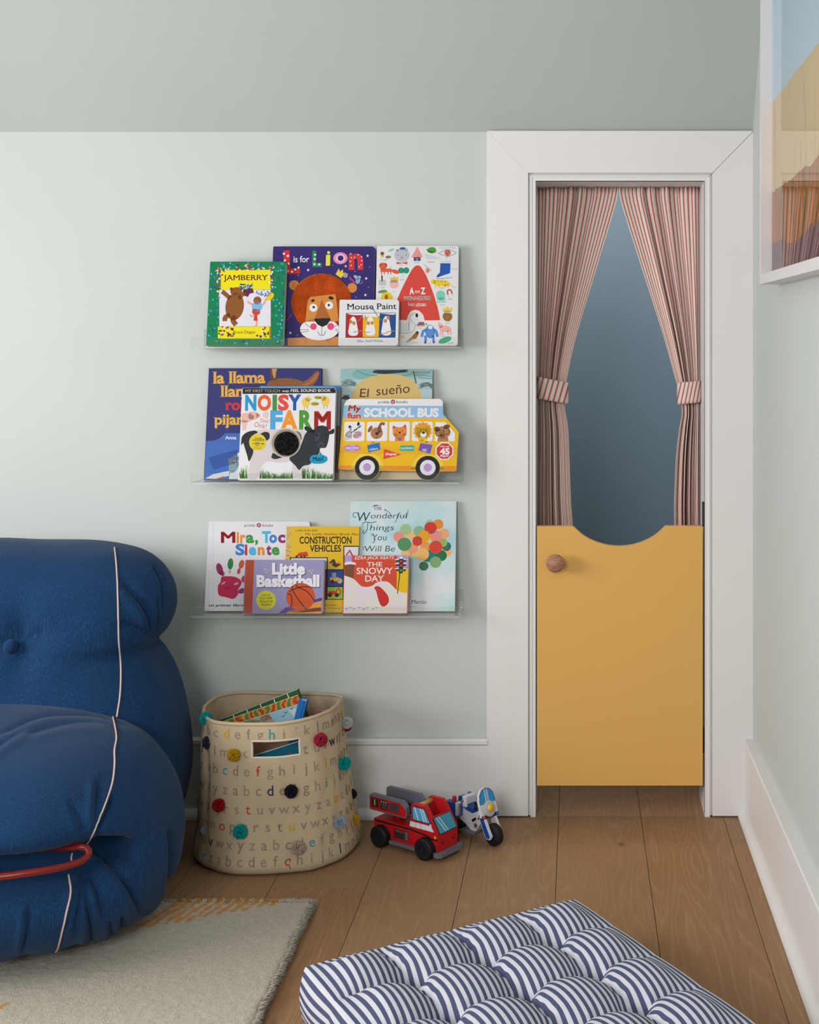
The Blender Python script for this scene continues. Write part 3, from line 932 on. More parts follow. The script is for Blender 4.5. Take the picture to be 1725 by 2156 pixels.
for k in range(8): A.L([(1240 + 22*k, 128), (1238 + 23*k, 108)], 3, K)
A.E(612, 300, 44, 36, (222, 92, 62)); A.Pn([(580, 262), (600, 290), (575, 300)], (222, 92, 62)); A.Pn([(645, 262), (625, 290), (660, 300)], (222, 92, 62)); A.R(582, 328, 705, 366, (222, 92, 62), 10); A.E(744, 364, 44, 22, (222, 92, 62), 20)
for X in (590, 620, 660, 690): A.R(X, 362, X+10, 392, (222, 92, 62))
A.E(806, 352, 32, 32, (40, 146, 116)); A.E(862, 352, 32, 34, (40, 146, 116)); A.cv([(834, 372), (826, 400), (816, 428)], 3, GR)
A.R(590, 402, 604, 466, K); A.R(560, 448, 640, 512, (190, 192, 196), 12)
A.E(726, 500, 50, 46, (238, 180, 170)); A.Pn([(684, 416), (705, 436), (728, 408), (748, 436), (772, 412), (770, 466), (688, 466)], (226, 190, 70)); A.E(726, 470, 48, 16, (218, 218, 222))
A.E(600, 576, 50, 17, (96, 150, 72), -8); A.Pn([(582, 660), (586, 620), (610, 590), (650, 580), (690, 596), (706, 630), (706, 660)], (228, 196, 40)); A.E(640, 634, 20, 26, (206, 80, 50))
A.E(1092, 356, 28, 32, (236, 170, 160)); A.C(1094, 360, 15, (230, 190, 90))
for k in range(6): A.cv([(1080 + 12*k, 320 + 10*k), (1056 + 16*k, 290 + 12*k)], 3, GR)
A.Pn([(1234, 282), (1344, 286), (1336, 390), (1270, 410), (1192, 436), (1190, 414), (1226, 380)], (28, 84, 172)); A.R(1236, 256, 1350, 284, (206, 214, 222)); A.cv([(1186, 444), (1260, 446), (1356, 436)], 5, (60, 110, 180))
A.E(1240, 494, 92, 36, (234, 206, 54), 8); A.C(1150, 478, 28, (234, 206, 54)); A.cv([(1330, 510), (1360, 535), (1390, 540)], 8, (234, 206, 54))
for X in (1166, 1200, 1270, 1300): A.R(X, 510, X+14, 544, (234, 206, 54))
for k in range(16): A.C(rnd.uniform(1170, 1310), rnd.uniform(470, 520), 4, (96, 76, 20), 6)
A.E(1226, 624, 48, 52, (128, 206, 184))
for k in range(8): A.R(1184 + 12*k, 650, 1192 + 12*k, 704, (128, 206, 184))
A.cv([(1304, 620), (1300, 584), (1322, 566), (1344, 582), (1348, 612)], 14, (196, 56, 46)); A.L([(1306, 622), (1314, 644)], 14, (206, 208, 214)); A.L([(1350, 610), (1362, 632)], 14, (206, 208, 214))
A.C(1292, 850, 52, (150, 104, 44)); A.E(1292, 812, 52, 22, WH); A.Pn([(1246, 748), (1264, 776), (1292, 744), (1322, 774), (1344, 750), (1340, 804), (1250, 804)], (234, 196, 40)); A.C(1288, 858, 12, (234, 196, 40))
A.cv([(930, 830), (910, 830), (890, 860), (910, 900), (940, 930), (930, 990), (880, 1022), (770, 1022)], 3, K); A.cv([(870, 1000), (880, 900), (880, 850), (920, 812), (960, 820), (968, 860)], 3, K); A.E(962, 836, 14, 22, K)
for k in range(4): A.cv([(790 + 28*k, 912), (786 + 28*k, 960), (796 + 28*k, 1010)], 3, GR)
A.R(948, 940, 1050, 956, (230, 180, 70)); A.R(962, 924, 1040, 942, (70, 110, 180)); A.R(978, 906, 1040, 926, (206, 70, 60)); A.E(1060, 930, 16, 8, (80, 170, 120))
A.E(1100, 1010, 52, 72, (84, 140, 206)); A.cv([(1060, 990), (1025, 1010), (1008, 1066)], 30, (84, 140, 206)); A.cv([(1140, 990), (1165, 1010), (1176, 1066)], 30, (84, 140, 206)); A.R(1034, 1050, 1064, 1110, (84, 140, 206)); A.R(1120, 1050, 1146, 1110, (84, 140, 206)); A.R(1034, 1108, 1056, 1136, (30, 70, 150)); A.R(1124, 1108, 1146, 1132, (30, 70, 150))
A.E(1262, 980, 66, 34, (236, 172, 164), 8); A.C(1212, 946, 24, (236, 172, 164)); A.L([(1206, 930), (1186, 906)], 6, GR)
for X in (1204, 1226, 1284, 1314): A.R(X, 1000, X+14, 1046, (236, 172, 164))
A.E(1256, 1100, 74, 30, (52, 168, 120), -20); A.Pn([(830, 1130), (880, 1080), (950, 1010), (975, 1040), (940, 1080), (880, 1110)], (176, 140, 60)); A.C(960, 1022, 18, K); A.E(940, 1060, 24, 34, (228, 150, 110), 40); A.S(806, 1062, 24, (234, 190, 60))
A.up(); A.E(1104, 964, 24, 20, WH); A.C(776, 186, 5, K, 8); A.C(864, 186, 5, K, 8); A.E(818, 214, 12, 10, (190, 130, 50)); A.C(1228, 640, 4, K, 6)
for (s_, X, Y) in (('ACORNS', 616, 240), ('BEAR', 794, 300), ('COTTAGE', 948, 276), ('DINOSAURS', 1098, 272), ('EYE', 1294, 232), ('FOX', 678, 318), ('GINKGO', 790, 458), ('ICE SKATE', 1346, 352), ('JOYSTICK', 562, 540), ('KING', 700, 584), ('LEOPARD', 1214, 554), ('MAGNET', 1302, 672), ('OCTOPUS', 1214, 732), ('QUEEN', 1268, 926), ('SWAN', 950, 888), ('TART', 982, 978), ('UNICORN', 1206, 1064), ('YETI', 1072, 1136), ('ZUCCHINI', 1280, 1138), ('RARITIES', 896, 1130)):
    A.T(s_, X, X + 8*len(s_), Y, 11, GR)
A.L([(1434, 606), (1434, 700)], 8, (206, 150, 60))
finish_book('atoz')

# small white mouse book
A = book('mouse', 'board_book', [(718.6, 630), (841.8, 632), (713.3, 725.7), (838, 726.7)], 0, FRONT, 0.014, (226, 225, 228),
         'small white board book with a red, yellow and blue picture strip')
A.crop(2)
A.T('Mouse Paint', 216, 742, 766, 60, K, 0.01, serif=0.05)
A.T('Ellen Stoll Walsh', 318, 594, 1110, 24, (70, 70, 74), 0.0, serif=0.05)
A.Pn([(204, 802), (736, 806), (726, 1066), (193, 1062)], K); A.up()
A.Pn([(209, 806), (386, 808), (376, 1058), (198, 1057)], (178, 34, 34)); A.Pn([(386, 808), (562, 809), (548, 1060), (376, 1058)], (232, 176, 24)); A.Pn([(562, 809), (731, 811), (721, 1062), (548, 1060)], (30, 76, 140)); A.up()
A.Pn(smooth_curve([(386, 808), (380, 840), (400, 850), (440, 842), (500, 846), (540, 850), (562, 830), (562, 809)], 3), WH); A.Pn(smooth_curve([(215, 806), (260, 822), (320, 826), (386, 824), (386, 808)], 3), WH); A.Pn(smooth_curve([(562, 812), (620, 818), (690, 826), (731, 822), (731, 811)], 3), WH)
# three plain white blobs with ochre spots in place of the mice
for (X, Y, q) in ((278, 940, 0), (460, 940, 0), (630, 930, 0)):
    A.Pn(smooth_curve([(X-30, 870), (X, 838), (X+30, 870), (X+44, 950), (X+52, 1010), (X+30, 1040), (X-30, 1040), (X-54, 1010), (X-44, 950), (X-30, 870)], 4), WH)
A.up()
for (X, Y) in ((254, 895), (286, 910), (440, 912), (480, 910), (652, 856), (622, 890)): A.E(X, Y, 17, 20, (190, 132, 66))
A.cv([(276, 1005), (330, 995), (386, 990)], 8, (190, 132, 66)); A.cv([(386, 1000), (420, 1010), (456, 1004)], 8, (190, 132, 66)); A.cv([(560, 1028), (620, 1020), (660, 1000), (720, 998)], 8, (190, 132, 66))
A.L([(492, 762), (548, 850), (580, 885)], 8, (110, 126, 140)); A.L([(330, 892), (386, 826)], 8, (110, 126, 120)); A.L([(404, 826), (424, 884)], 8, (110, 126, 120)); A.E(490, 760, 8, 14, (40, 70, 140), -30)
finish_book('mouse')

# ------------------------------------------------------------------ books on the middle ledge
A = book('llama', 'hardcover_book', [(441.6, 774.8), (677.8, 775.8), (430, 1013), (670, 1013)], 1, BACK, 0.010, (52, 54, 112),
         'large navy blue hardcover with gold lettering and a brown furry ear', kind='hard')
A.crop(3)
GO = (226, 172, 76)
A.Pn([(225, 870), (300, 868), (370, 840), (430, 784), (560, 786), (900, 790), (900, 1280), (205, 1280)], (66, 106, 180))
A.Pn([(1400, 780), (1455, 780), (1450, 1280), (1400, 1280)], (66, 106, 180)); A.up()
A.Pn([(250, 1050), (420, 1000), (560, 960), (560, 1100), (300, 1180)], (50, 84, 156)); A.Pn([(452, 1066), (562, 1000), (900, 900), (900, 1280), (470, 1280), (470, 1120)], (212, 220, 226)); A.Pn([(215, 1272), (300, 1226), (420, 1200), (480, 1190), (480, 1240), (330, 1278)], (214, 214, 216)); A.Pn([(320, 1276), (420, 1244), (400, 1276)], (190, 70, 50))
A.E(525, 1120, 50, 100, (150, 196, 204), 20)
A.T('la', 300, 424, 240, 122, GO, 0.03, serif=0.05); A.T('llama', 468, 860, 238, 122, GO, 0.03, serif=0.05)
A.T('llama', 380, 768, 386, 118, GO, 0.03, serif=0.05); A.T('pijama', 310, 760, 690, 110, GO, 0.03, serif=0.05)
A.T('rojo', 430, 720, 532, 112, (206, 52, 66), 0.03, serif=0.05)
A.T('Anna', 430, 548, 850, 34, WH, 0.02)
A.E(1075, 262, 200, 76, (146, 92, 56)); A.up()
A.Pn(smooth_curve([(905, 82), (912, 140), (935, 210), (985, 196), (978, 130), (995, 80)], 4), (106, 66, 40))
A.Pn(smooth_curve([(1130, 240), (1240, 232), (1330, 190), (1400, 118), (1436, 122), (1420, 190), (1360, 270), (1240, 300), (1130, 300)], 4), (150, 92, 54))
A.up(); A.Pn(smooth_curve([(930, 84), (940, 150), (960, 190), (972, 140), (985, 84)], 4), (196, 148, 104)); A.Pn(smooth_curve([(1240, 262), (1330, 224), (1410, 140), (1426, 140), (1390, 210), (1310, 270)], 4), (176, 110, 66))
rnd = srnd(12)
for i in range(120):
    X = rnd.uniform(930, 1240); Y = 262 - 76*math.sqrt(max(0, 1-((X-1075)/200)**2))*rnd.uniform(0.3, 1.08)
    A.L([(X, Y+26), (X + (X-1075)*0.08, Y-4)], 3, [(120, 74, 42), (176, 116, 74), (150, 96, 58)][i % 3], True)
finish_book('llama')

# book almost hidden behind the farm book
A = book('hid', 'board_book', [(545, 812), (717, 812), (538, 1013), (712, 1013)], 1, 2.9765, 0.0085, (92, 72, 52),
         'brown and sky blue board book almost hidden behind the black and white cow book', r=0.003, lean=8.2)
A.crop(3); A.R(800, 268, 1664, 332, (92, 160, 210)); A.R(800, 332, 1664, 700, (124, 130, 136)); A.R(800, 700, 1664, 1278, (84, 62, 44)); A.up(); A.E(1640, 300, 70, 30, (60, 130, 190))
finish_book('hid')

# farm board book
A = book('farm', 'board_book', [(508.3, 816.2), (705.3, 817), (502.3, 1013.3), (701.4, 1012.6)], 1, 2.9505, 0.019, (230, 228, 230),
         'white board book with colourful capitals and a black and white cow')
A.crop(3)
A.Pn([(598, 287), (1580, 290), (1602, 312), (1610, 346), (594, 352)], (34, 30, 30)); A.up()
A.T('MY FIRST TOUCH', 632, 1000, 334, 30, WH, 0.012); A.T('AND', 1022, 1098, 334, 20, WH, 0.01); A.T('FEEL SOUND BOOK', 1116, 1546, 332, 30, WH, 0.012)
B1, B2, OR, GN, RE = (30, 150, 200), (36, 84, 158), (228, 96, 46), (76, 150, 48), (212, 60, 52)
A.T('N', 630, 750, 524, 152, B1, 0.05); A.T('O', 762, 908, 524, 150, OR, 0.05); A.T('I', 922, 970, 522, 150, (60, 144, 60), 0.05); A.T('S', 980, 1098, 522, 150, (222, 76, 58), 0.05); A.T('Y', 1090, 1230, 522, 152, B2, 0.05)
A.T('F', 900, 1034, 730, 186, (80, 164, 214), 0.05); A.T('A', 1012, 1196, 730, 186, (236, 148, 46), 0.05); A.T('R', 1210, 1356, 730, 186, GN, 0.05); A.T('M', 1370, 1550, 735, 188, RE, 0.05)
for (X, Y, s_) in ((1280, 440, 1), (1490, 430, -1)):
    A.E(X, Y+6, 46, 54, (238, 202, 92)); A.C(X + s_*24, Y-30, 30, (240, 208, 100)); A.L([(X-14, Y+50), (X-16, Y+86)], 6, (206, 140, 80)); A.L([(X+18, Y+50), (X+20, Y+84)], 6, (206, 140, 80)); A.Pn([(X+s_*50, Y-38), (X+s_*62, Y-24), (X+s_*46, Y-20)], (220, 150, 70))
A.E(1408, 394, 40, 20, (190, 176, 64)); A.E(1376, 462, 44, 22, (190, 176, 64)); 
PK = (232, 178, 168)
A.E(640, 610, 86, 52, PK, -6); A.E(720, 590, 56, 46, PK, -8); A.Pn([(750, 560), (792, 576), (790, 604), (748, 620)], (226, 160, 150)); A.Pn([(670, 545), (700, 560), (690, 590)], (226, 150, 140)); A.Pn([(582, 640), (660, 640), (640, 744), (606, 750)], (232, 190, 184))
for k, r_ in enumerate((30, 52, 76)): A.cv([(812 + r_*math.cos(R(q)) - 12, 582 + r_*0.75*math.sin(R(q))) for q in (-45, -15, 15, 45)], 7, (224, 140, 116))
A.T('Oink!', 788, 888, 658, 42, (206, 110, 96), 0.0, rot=8); A.T('Oink!', 728, 858, 706, 54, (206, 110, 96), 0.0, rot=12)
rnd = srnd(6)
for i in range(420):
    X = rnd.uniform(590, 1575); hh = rnd.uniform(40, 150) * (0.7 + 0.3*math.sin(X/90))
    if 665 < X < 790 or 1150 < X < 1250: continue
    A.L([(X, 1264), (X + rnd.uniform(-12, 12), 1264 - hh*0.6), (X + rnd.uniform(-26, 26), 1264 - hh)], 9, [(66, 128, 38), (98, 166, 52), (48, 98, 28), (120, 182, 72)][i % 4], True)
A.up()
CW_, CB = (214, 204, 206), (40, 42, 46)
A.Pn(smooth_curve([(596, 900), (610, 810), (660, 764), (760, 744), (900, 738), (1240, 740), (1270, 820), (1250, 960), (1230, 1080), (1180, 1110), (1130, 1080), (1000, 1096), (900, 1080), (840, 1100), (800, 1160), (770, 1262), (664, 1262), (690, 1120), (680, 1060), (640, 960), (620, 900)], 4), CW_)
A.Pn([(1140, 1090), (1250, 1110), (1240, 1262), (1160, 1262)], CW_); A.Pn(smooth_curve([(1200, 1100), (1280, 1160), (1340, 1120), (1360, 1060), (1260, 1060)], 3), CW_); A.up()
A.Pn(smooth_curve([(592, 910), (600, 820), (650, 770), (730, 750), (770, 770), (720, 800), (700, 860), (720, 940), (720, 1000), (680, 1080), (660, 1020), (634, 940), (616, 880)], 4), CB)
A.Pn(smooth_curve([(790, 790), (840, 764), (890, 776), (896, 830), (860, 860), (830, 820)], 3), CB); A.Pn(smooth_curve([(960, 760), (1040, 744), (1200, 760), (1240, 820), (1220, 860), (1120, 800), (1000, 800), (940, 860)], 3), (110, 104, 104)); A.Pn(smooth_curve([(930, 990), (990, 1010), (1050, 1030), (960, 1058), (916, 1040)], 3), CB)
A.Pn(smooth_curve([(1270, 800), (1300, 760), (1370, 740), (1390, 712), (1450, 696), (1510, 712), (1530, 760), (1530, 830), (1500, 930), (1440, 940), (1430, 990), (1380, 1050), (1330, 1110), (1260, 1130), (1216, 1172), (1180, 1130), (1110, 1050), (1180, 990), (1236, 900)], 4), (42, 46, 54))
A.Pn(smooth_curve([(1266, 708), (1310, 708), (1372, 750), (1366, 776), (1310, 768), (1270, 740)], 3), CB); A.Pn(smooth_curve([(1528, 760), (1582, 730), (1582, 780), (1530, 792)], 3), CB); A.up()
A.E(1448, 905, 42, 34, (64, 62, 66)); A.E(1404, 800, 12, 9, (14, 14, 16)); A.E(1500, 796, 10, 9, (14, 14, 16)); A.E(1448, 905, 26, 12, (120, 110, 110)); A.E(1410, 820, 26, 50, (58, 66, 78), 20)
A.C(770, 876, 92, (222, 200, 48)); A.up()
A.T('Includes', 742, 816, 838, 18, K); A.T('6 SOUNDS!', 716, 842, 862, 22, K, 0.015); A.T('PRESS', 742, 790, 886, 12, K, 0.02); A.L([(712, 893), (838, 893)], 5, K); A.L([(812, 876), (838, 893), (812, 910)], 5, K); A.T('HERE', 748, 784, 914, 12, K, 0.02); A.T('for fun with', 728, 812, 932, 9, K); A.T('6 fun sounds!', 728, 810, 946, 9, K)
A.Pn(smooth_curve([(1328, 1056), (1350, 1018), (1410, 1010), (1428, 1006), (1440, 980), (1462, 1008), (1510, 1030), (1516, 1070), (1470, 1100), (1390, 1106), (1340, 1090), (1328, 1056)], 4), (20, 150, 190)); A.up(); A.T('Moo!', 1366, 1476, 1078, 46, K, 0.015, rot=-3)
A.T('Cheep!', 1378, 1438, 400, 14, K); A.T('Cheep!', 1342, 1410, 468, 15, K)
# black fur patch in its cut-out
root, mb, mb_p, art, W, H = BOOKS['farm']
cx, cy = A.uv(1078, 890); r_ = A.uv(1208, 890)[0] - cx
A.E(1068, 880, 166, 160, (206, 194, 178)); A.up(); A.E(1072, 884, 152, 148, (150, 138, 126)); A.up(); A.E(1078, 890, 134, 130, (12, 11, 11))
fm = MB(); rnd = srnd(7)
for i in range(1100):
    a = rnd.uniform(0, 6.283); q = r_*math.sqrt(rnd.random())*0.97
    u, v = cx + q*math.cos(a), cy + q*math.sin(a)
    l = rnd.uniform(0.004, 0.008); dx, dz = rnd.uniform(-.004, .004), rnd.uniform(-.006, .001)
    w = 0.0005
    fm.add([(u-w, -0.0006, v), (u+w, -0.0006, v), (u + dx*0.5, -0.003, v + dz*0.5), (u+dx, -0.0035, v+dz)], [(0, 1, 2), (0, 2, 3)])
fo = fm.build('fur_patch', mat((5, 5, 5), 1.0, 0.0), root, recalc=False); fo['label'] = 'round patch of black fur'
finish_book('farm')

# book with a yellow moon hill behind the bus
A = book('sueno', 'hardcover_book', [(725.5, 776.4), (916.3, 778.3), (711.5, 1012.5), (907, 1012.5)], 1, BACK, 0.009, (150, 190, 190),
         'teal hardcover with a sandy yellow dome and brown handwriting, behind the bus-shaped book', kind='hard')
A.crop(4); rnd = srnd(3)
A.R(165, 200, 1140, 420, (176, 200, 202)); A.R(100, 900, 1140, 1284, (214, 196, 164))
A.E(440, 140, 150, 60, (128, 180, 178)); A.E(900, 130, 240, 40, (132, 172, 168)); A.up()
for i in range(70): A.cv([(510 + rnd.uniform(0, 60), rnd.uniform(92, 130)), (650, rnd.uniform(96, 140)), (890 - rnd.uniform(0, 60), rnd.uniform(92, 125))], 3, [(70, 90, 92), (100, 120, 120)][i % 2])
for (X, Y) in ((260, 235), (1080, 275)):
    for i in range(30): A.cv([(X-90 + rnd.uniform(0, 40), Y + rnd.uniform(-30, 40)), (X + rnd.uniform(-20, 20), Y + rnd.uniform(-44, 40)), (X+90 - rnd.uniform(0, 40), Y + rnd.uniform(-20, 44))], 2.5, [(120, 140, 142), (90, 112, 116)][i % 2])
A.Pn(smooth_curve([(268, 420), (300, 330), (360, 240), (460, 178), (580, 146), (700, 140), (820, 160), (920, 208), (980, 270), (1016, 350), (1028, 430)], 5), (214, 184, 116)); A.up()
A.T('El', 368, 470, 392, 92, (96, 46, 40), 0.0, 0.1); A.T('sueño', 545, 905, 376, 100, (96, 46, 40), 0.0, 0.1, rot=-5)
A.L([(944, 112), (970, 246)], 12, (84, 80, 50)); A.cv([(340, 90), (420, 140), (560, 162)], 3, K); A.cv([(950, 120), (1040, 160), (1148, 170)], 3, K); A.cv([(960, 150), (1050, 190), (1146, 196)], 3, K); A.cv([(830, 160), (900, 146), (945, 122)], 3, K); A.cv([(960, 120), (1080, 130), (1140, 100)], 3, K)
A.E(220, 400, 46, 18, (90, 50, 50)); A.Pn([(190, 366), (260, 366), (250, 390), (200, 390)], (70, 110, 130))
finish_book('sueno')

# bus-shaped board book
BUS = [(108, 1150), (130, 800), (150, 480), (158, 452), (176, 424), (206, 404), (1180, 404), (1204, 418), (1216, 440), (1220, 570), (1392, 766), (1372, 1180), (1360, 1190), (1192, 1192)]
def arc_pts(cx, cy, r, a0, a1, n=16): return [(cx + r*math.cos(R(a0 + (a1-a0)*k/n)), cy + r*math.sin(R(a0 + (a1-a0)*k/n))) for k in range(n+1)]
BUS += arc_pts(1067, 1155, 131, 16, 164) + [(930, 1190), (560, 1184)] + arc_pts(418, 1155, 131, 13, 167) + [(278, 1178), (120, 1172)]
cn = [(690 + 108*.1971, 760 + 404*.1971), (690 + 1392*.1971, 760 + 404*.1971), (690 + 108*.1971, 760 + 1286*.1971), (690 + 1392*.1971, 760 + 1286*.1971)]
def bus_outline(W, H):
    q = [((x-108)/(1392-108)*W, (1286-y)/(1286-404)*H) for x, y in BUS]
    return q
A = book('bus', 'board_book', cn, 1, FRONT, 0.017, (236, 184, 16), 'yellow bus-shaped board book with animals at its windows', outline=bus_outline, back=(220, 214, 200))
A.crop(4)
A.Pn([(150, 476), (158, 452), (176, 424), (206, 405), (1180, 405), (1204, 418), (1216, 440), (1218, 482)], WH); A.Pn([(150, 478), (1218, 482), (1220, 570), (1258, 618), (144, 618)], (142, 188, 224)); A.Pn([(110, 1130), (1374, 1136), (1372, 1180), (1360, 1188), (120, 1172), (109, 1160)], (230, 140, 44))
A.Pn([(122, 930), (1382, 936), (1378, 1010), (118, 1000)], (228, 176, 14)); A.Pn(arc_pts(420, 1172, 178, 180, 360, 30), (236, 200, 70)); A.Pn(arc_pts(1067, 1178, 178, 180, 360, 30), (236, 200, 70)); A.up()
A.Pn(arc_pts(418, 1155, 130, 0, 360, 40)[:-1], K); A.Pn(arc_pts(1067, 1155, 130, 0, 360, 40)[:-1], K); A.up(); A.C(418, 1150, 84, (226, 224, 230)); A.C(1068, 1153, 84, (226, 224, 230)); A.up(); A.C(418, 1148, 43, (186, 150, 206)); A.C(1068, 1152, 44, (186, 150, 206))
A.T('priddy', 520, 642, 452, 26, K); A.T('books', 716, 836, 452, 28, K); A.C(678, 438, 24, (40, 34, 34)); A.up(); A.C(678, 440, 18, (226, 120, 150)); A.lv -= 1
A.T('SCHOOL BUS', 368, 1176, 600, 88, WH, 0.05)
for dx, dy in ((-5, 0), (5, 0), (0, -5), (0, 5)): A.T('My', 196 + dx, 336 + dx, 538 + dy, 62, WH, 0.07, 0.1); A.T('fun', 186 + dx, 338 + dx, 618 + dy, 58, WH, 0.07)
A.up(); A.T('My', 196, 336, 538, 62, (214, 64, 56), 0.03, 0.1); A.T('fun', 186, 338, 618, 58, (214, 64, 56), 0.03)
for (x0, x1) in ((160, 382), (404, 626), (646, 868), (890, 1114)): A.R(x0, 655, x1, 866, WH, 18)
A.Pn([(1142, 658), (1246, 660), (1354, 780), (1352, 868), (1136, 868)], WH); A.up()
# zebra, dog, fox, lion, pug: plain animal heads
A.Pn(smooth_curve([(160, 862), (170, 780), (220, 720), (290, 690), (330, 740), (340, 800), (290, 826), (250, 862)], 4), WH); A.E(306, 798, 50, 38, (232, 150, 170), -20); A.E(312, 680, 14, 22, K, 10); A.E(224, 716, 16, 22, K, -30)
for k in range(6): A.cv([(236 + 12*k, 776 - 10*k), (280 + 10*k, 752 - 8*k), (300 + 8*k, 722 - 6*k)], 6, K); A.cv([(166 + 14*k, 862 - 4*k), (176 + 13*k, 820 - 8*k), (184 + 10*k, 780 - 10*k)], 7, K)
DG, DD = (172, 120, 82), (134, 86, 54)
A.E(512, 780, 66, 64, DG); A.E(440, 734, 18, 40, DD, 30); A.cv([(536, 720), (560, 676), (596, 682)], 30, DD); A.E(540, 745, 26, 34, DD)
FX = (230, 134, 58)
A.Pn(smooth_curve([(684, 740), (690, 700), (730, 714), (780, 712), (820, 686), (832, 740), (830, 800), (790, 830), (760, 834), (720, 828), (684, 790)], 3), FX); A.Pn([(676, 730), (690, 690), (716, 726)], FX); A.Pn([(798, 716), (816, 676), (832, 730)], FX); A.R(710, 822, 814, 866, FX); A.E(716, 800, 24, 20, (240, 190, 130)); A.E(806, 796, 22, 20, (240, 190, 130))
A.S(1006, 758, 104, (232, 150, 50), 14, 0.86); A.E(1006, 768, 72, 62, (240, 208, 40)); A.C(944, 716, 22, (240, 208, 40)); A.C(1068, 714, 22, (240, 208, 40)); A.R(962, 815, 1056, 866, (240, 208, 40)); A.E(998, 858, 26, 14, (232, 140, 40))
A.E(1222, 770, 84, 66, (176, 122, 76)); A.E(1160, 736, 32, 28, (116, 72, 44), 20); A.E(1262, 710, 36, 24, (116, 72, 44), -10); A.Pn([(1170, 826), (1280, 826), (1284, 868), (1166, 868)], (176, 122, 76)); A.up()
for (X, Y) in ((492, 752), (536, 748), (732, 756), (788, 754), (984, 750), (1040, 750), (1190, 776), (1236, 762), (270, 744), (296, 735)): A.C(X, Y, 6, K, 8)
A.E(514, 784, 20, 14, K); A.E(760, 773, 13, 10, K); A.E(1014, 796, 34, 30, WH); A.E(1214, 806, 30, 18, (112, 68, 44)); A.E(486, 830, 12, 12, (226, 110, 120)); A.cv([(480, 826), (510, 824), (526, 806)], 4, K); A.cv([(744, 806), (760, 796), (776, 804)], 3, K); A.up(); A.E(1014, 776, 16, 11, K)
for (X, Y) in ((1176, 776), (1258, 758)): A.L(arc_pts(X, Y, 34, 0, 360, 20), 5, K)
A.E(764, 850, 26, 12, (130, 90, 170))
A.E(252, 941, 90, 40, (186, 130, 196)); A.Pn([(412, 912), (546, 882), (552, 960), (432, 988)], (38, 110, 190)); A.L([(456, 898), (470, 878), (494, 888)], 8, (38, 110, 190)); A.Pn([(596, 950), (780, 1012), (590, 1060)], (222, 66, 52)); A.Pn([(766, 912), (914, 912), (914, 974), (766, 970)], (64, 166, 158)); A.Pn([(982, 888), (1112, 906), (1088, 1000), (966, 968)], (118, 84, 176)); A.L([(1036, 892), (1044, 868), (1070, 884)], 8, (118, 84, 176))
A.Pn(arc_pts(1244, 974, 104, 22.5, 382.5, 8)[:-1], WH); A.up(); A.Pn(arc_pts(1244, 974, 90, 22.5, 382.5, 8)[:-1], (204, 54, 52)); A.up()
A.T('opposites', 178, 324, 948, 22, WH, 0.015); A.L([(228, 914), (284, 914)], 5, WH); A.L([(228, 966), (284, 966)], 5, WH); A.T('colors', 440, 530, 970, 26, WH, 0.015, rot=-8); A.T('shapes', 610, 730, 1018, 28, WH, 0.02); A.T('numbers', 776, 906, 952, 24, WH, 0.015); A.T('ABC', 1002, 1058, 972, 26, WH, 0.015, rot=8)
A.T('With over', 1192, 1298, 932, 18, WH, 0.02); A.T('45', 1194, 1300, 1008, 62, WH, 0.05); A.T('flaps!', 1200, 1290, 1036, 24, WH, 0.02)
finish_book('bus')

# ------------------------------------------------------------------ books on the lowest ledge
A = book('mira', 'board_book', [(441.6, 1097.1), (654.1, 1098.7), (431, 1290.5), (646, 1290.5)], 2, BACK, 0.013, (228, 225, 230),
         'white board book with a painted red handprint, leftmost on the lowest ledge', r=0.008)
A.crop(5)
A.R(300, 90, 304, 1050, (206, 203, 210)); A.R(248, 90, 251, 1050, (206, 203, 210))
A.T('priddy', 638, 754, 146, 26, K); A.T('books', 832, 946, 148, 28, K); A.C(792, 132, 24, (40, 34, 34)); A.up(); A.C(792, 132, 18, (226, 120, 150))
cs = {'r': (190, 40, 48), 'o': (226, 138, 56), 'g': (60, 150, 66), 'c': (70, 180, 220), 'b': (60, 130, 206), 'p': (140, 50, 116), 'm': (186, 50, 70)}
A.letters([('M', 386, 540, cs['r']), ('i', 552, 580, cs['o']), ('r', 592, 648, cs['o']), ('a', 652, 740, cs['g']), (',', 750, 784, cs['g']), ('T', 824, 920, cs['c']), ('o', 902, 985, cs['b']), ('c', 996, 1074, cs['p']), ('a', 1086, 1160, cs['r'])], 322, 116, bold=0.045)
A.letters([('S', 540, 640, cs['b']), ('i', 640, 668, cs['r']), ('e', 684, 762, cs['c']), ('n', 778, 852, cs['o']), ('t', 870, 925, cs['p']), ('e', 928, 1012, cs['g'])], 455, 112, bold=0.045)
HD = (196, 40, 82)
A.Pn(smooth_curve([(352, 790), (380, 750), (390, 700), (450, 690), (540, 700), (600, 740), (600, 780), (566, 840), (568, 880), (520, 936), (440, 920), (366, 900), (350, 850), (352, 790)], 4), HD)
A.E(370, 612, 34, 66, (150, 46, 96), -14); A.E(486, 556, 30, 62, (30, 130, 70), 6); A.E(604, 560, 28, 50, (204, 90, 50), 16); A.E(576, 636, 18, 34, (206, 70, 76), 12); A.E(640, 720, 36, 44, (206, 56, 84), 30); A.E(608, 850, 44, 28, (160, 50, 100), -20); A.E(398, 660, 24, 30, (190, 44, 90), -20)
A.up(); A.E(410, 766, 30, 10, (226, 150, 170), -30); A.E(548, 772, 26, 12, (226, 160, 180), -20); A.E(480, 640, 10, 26, (214, 150, 160)); A.E(500, 530, 8, 14, (150, 100, 50)); A.E(450, 820, 34, 14, (176, 30, 70), 10)
A.T('un primer libro sensorial', 252, 860, 1018, 26, K, 0.02, 0.2)
finish_book('mira')

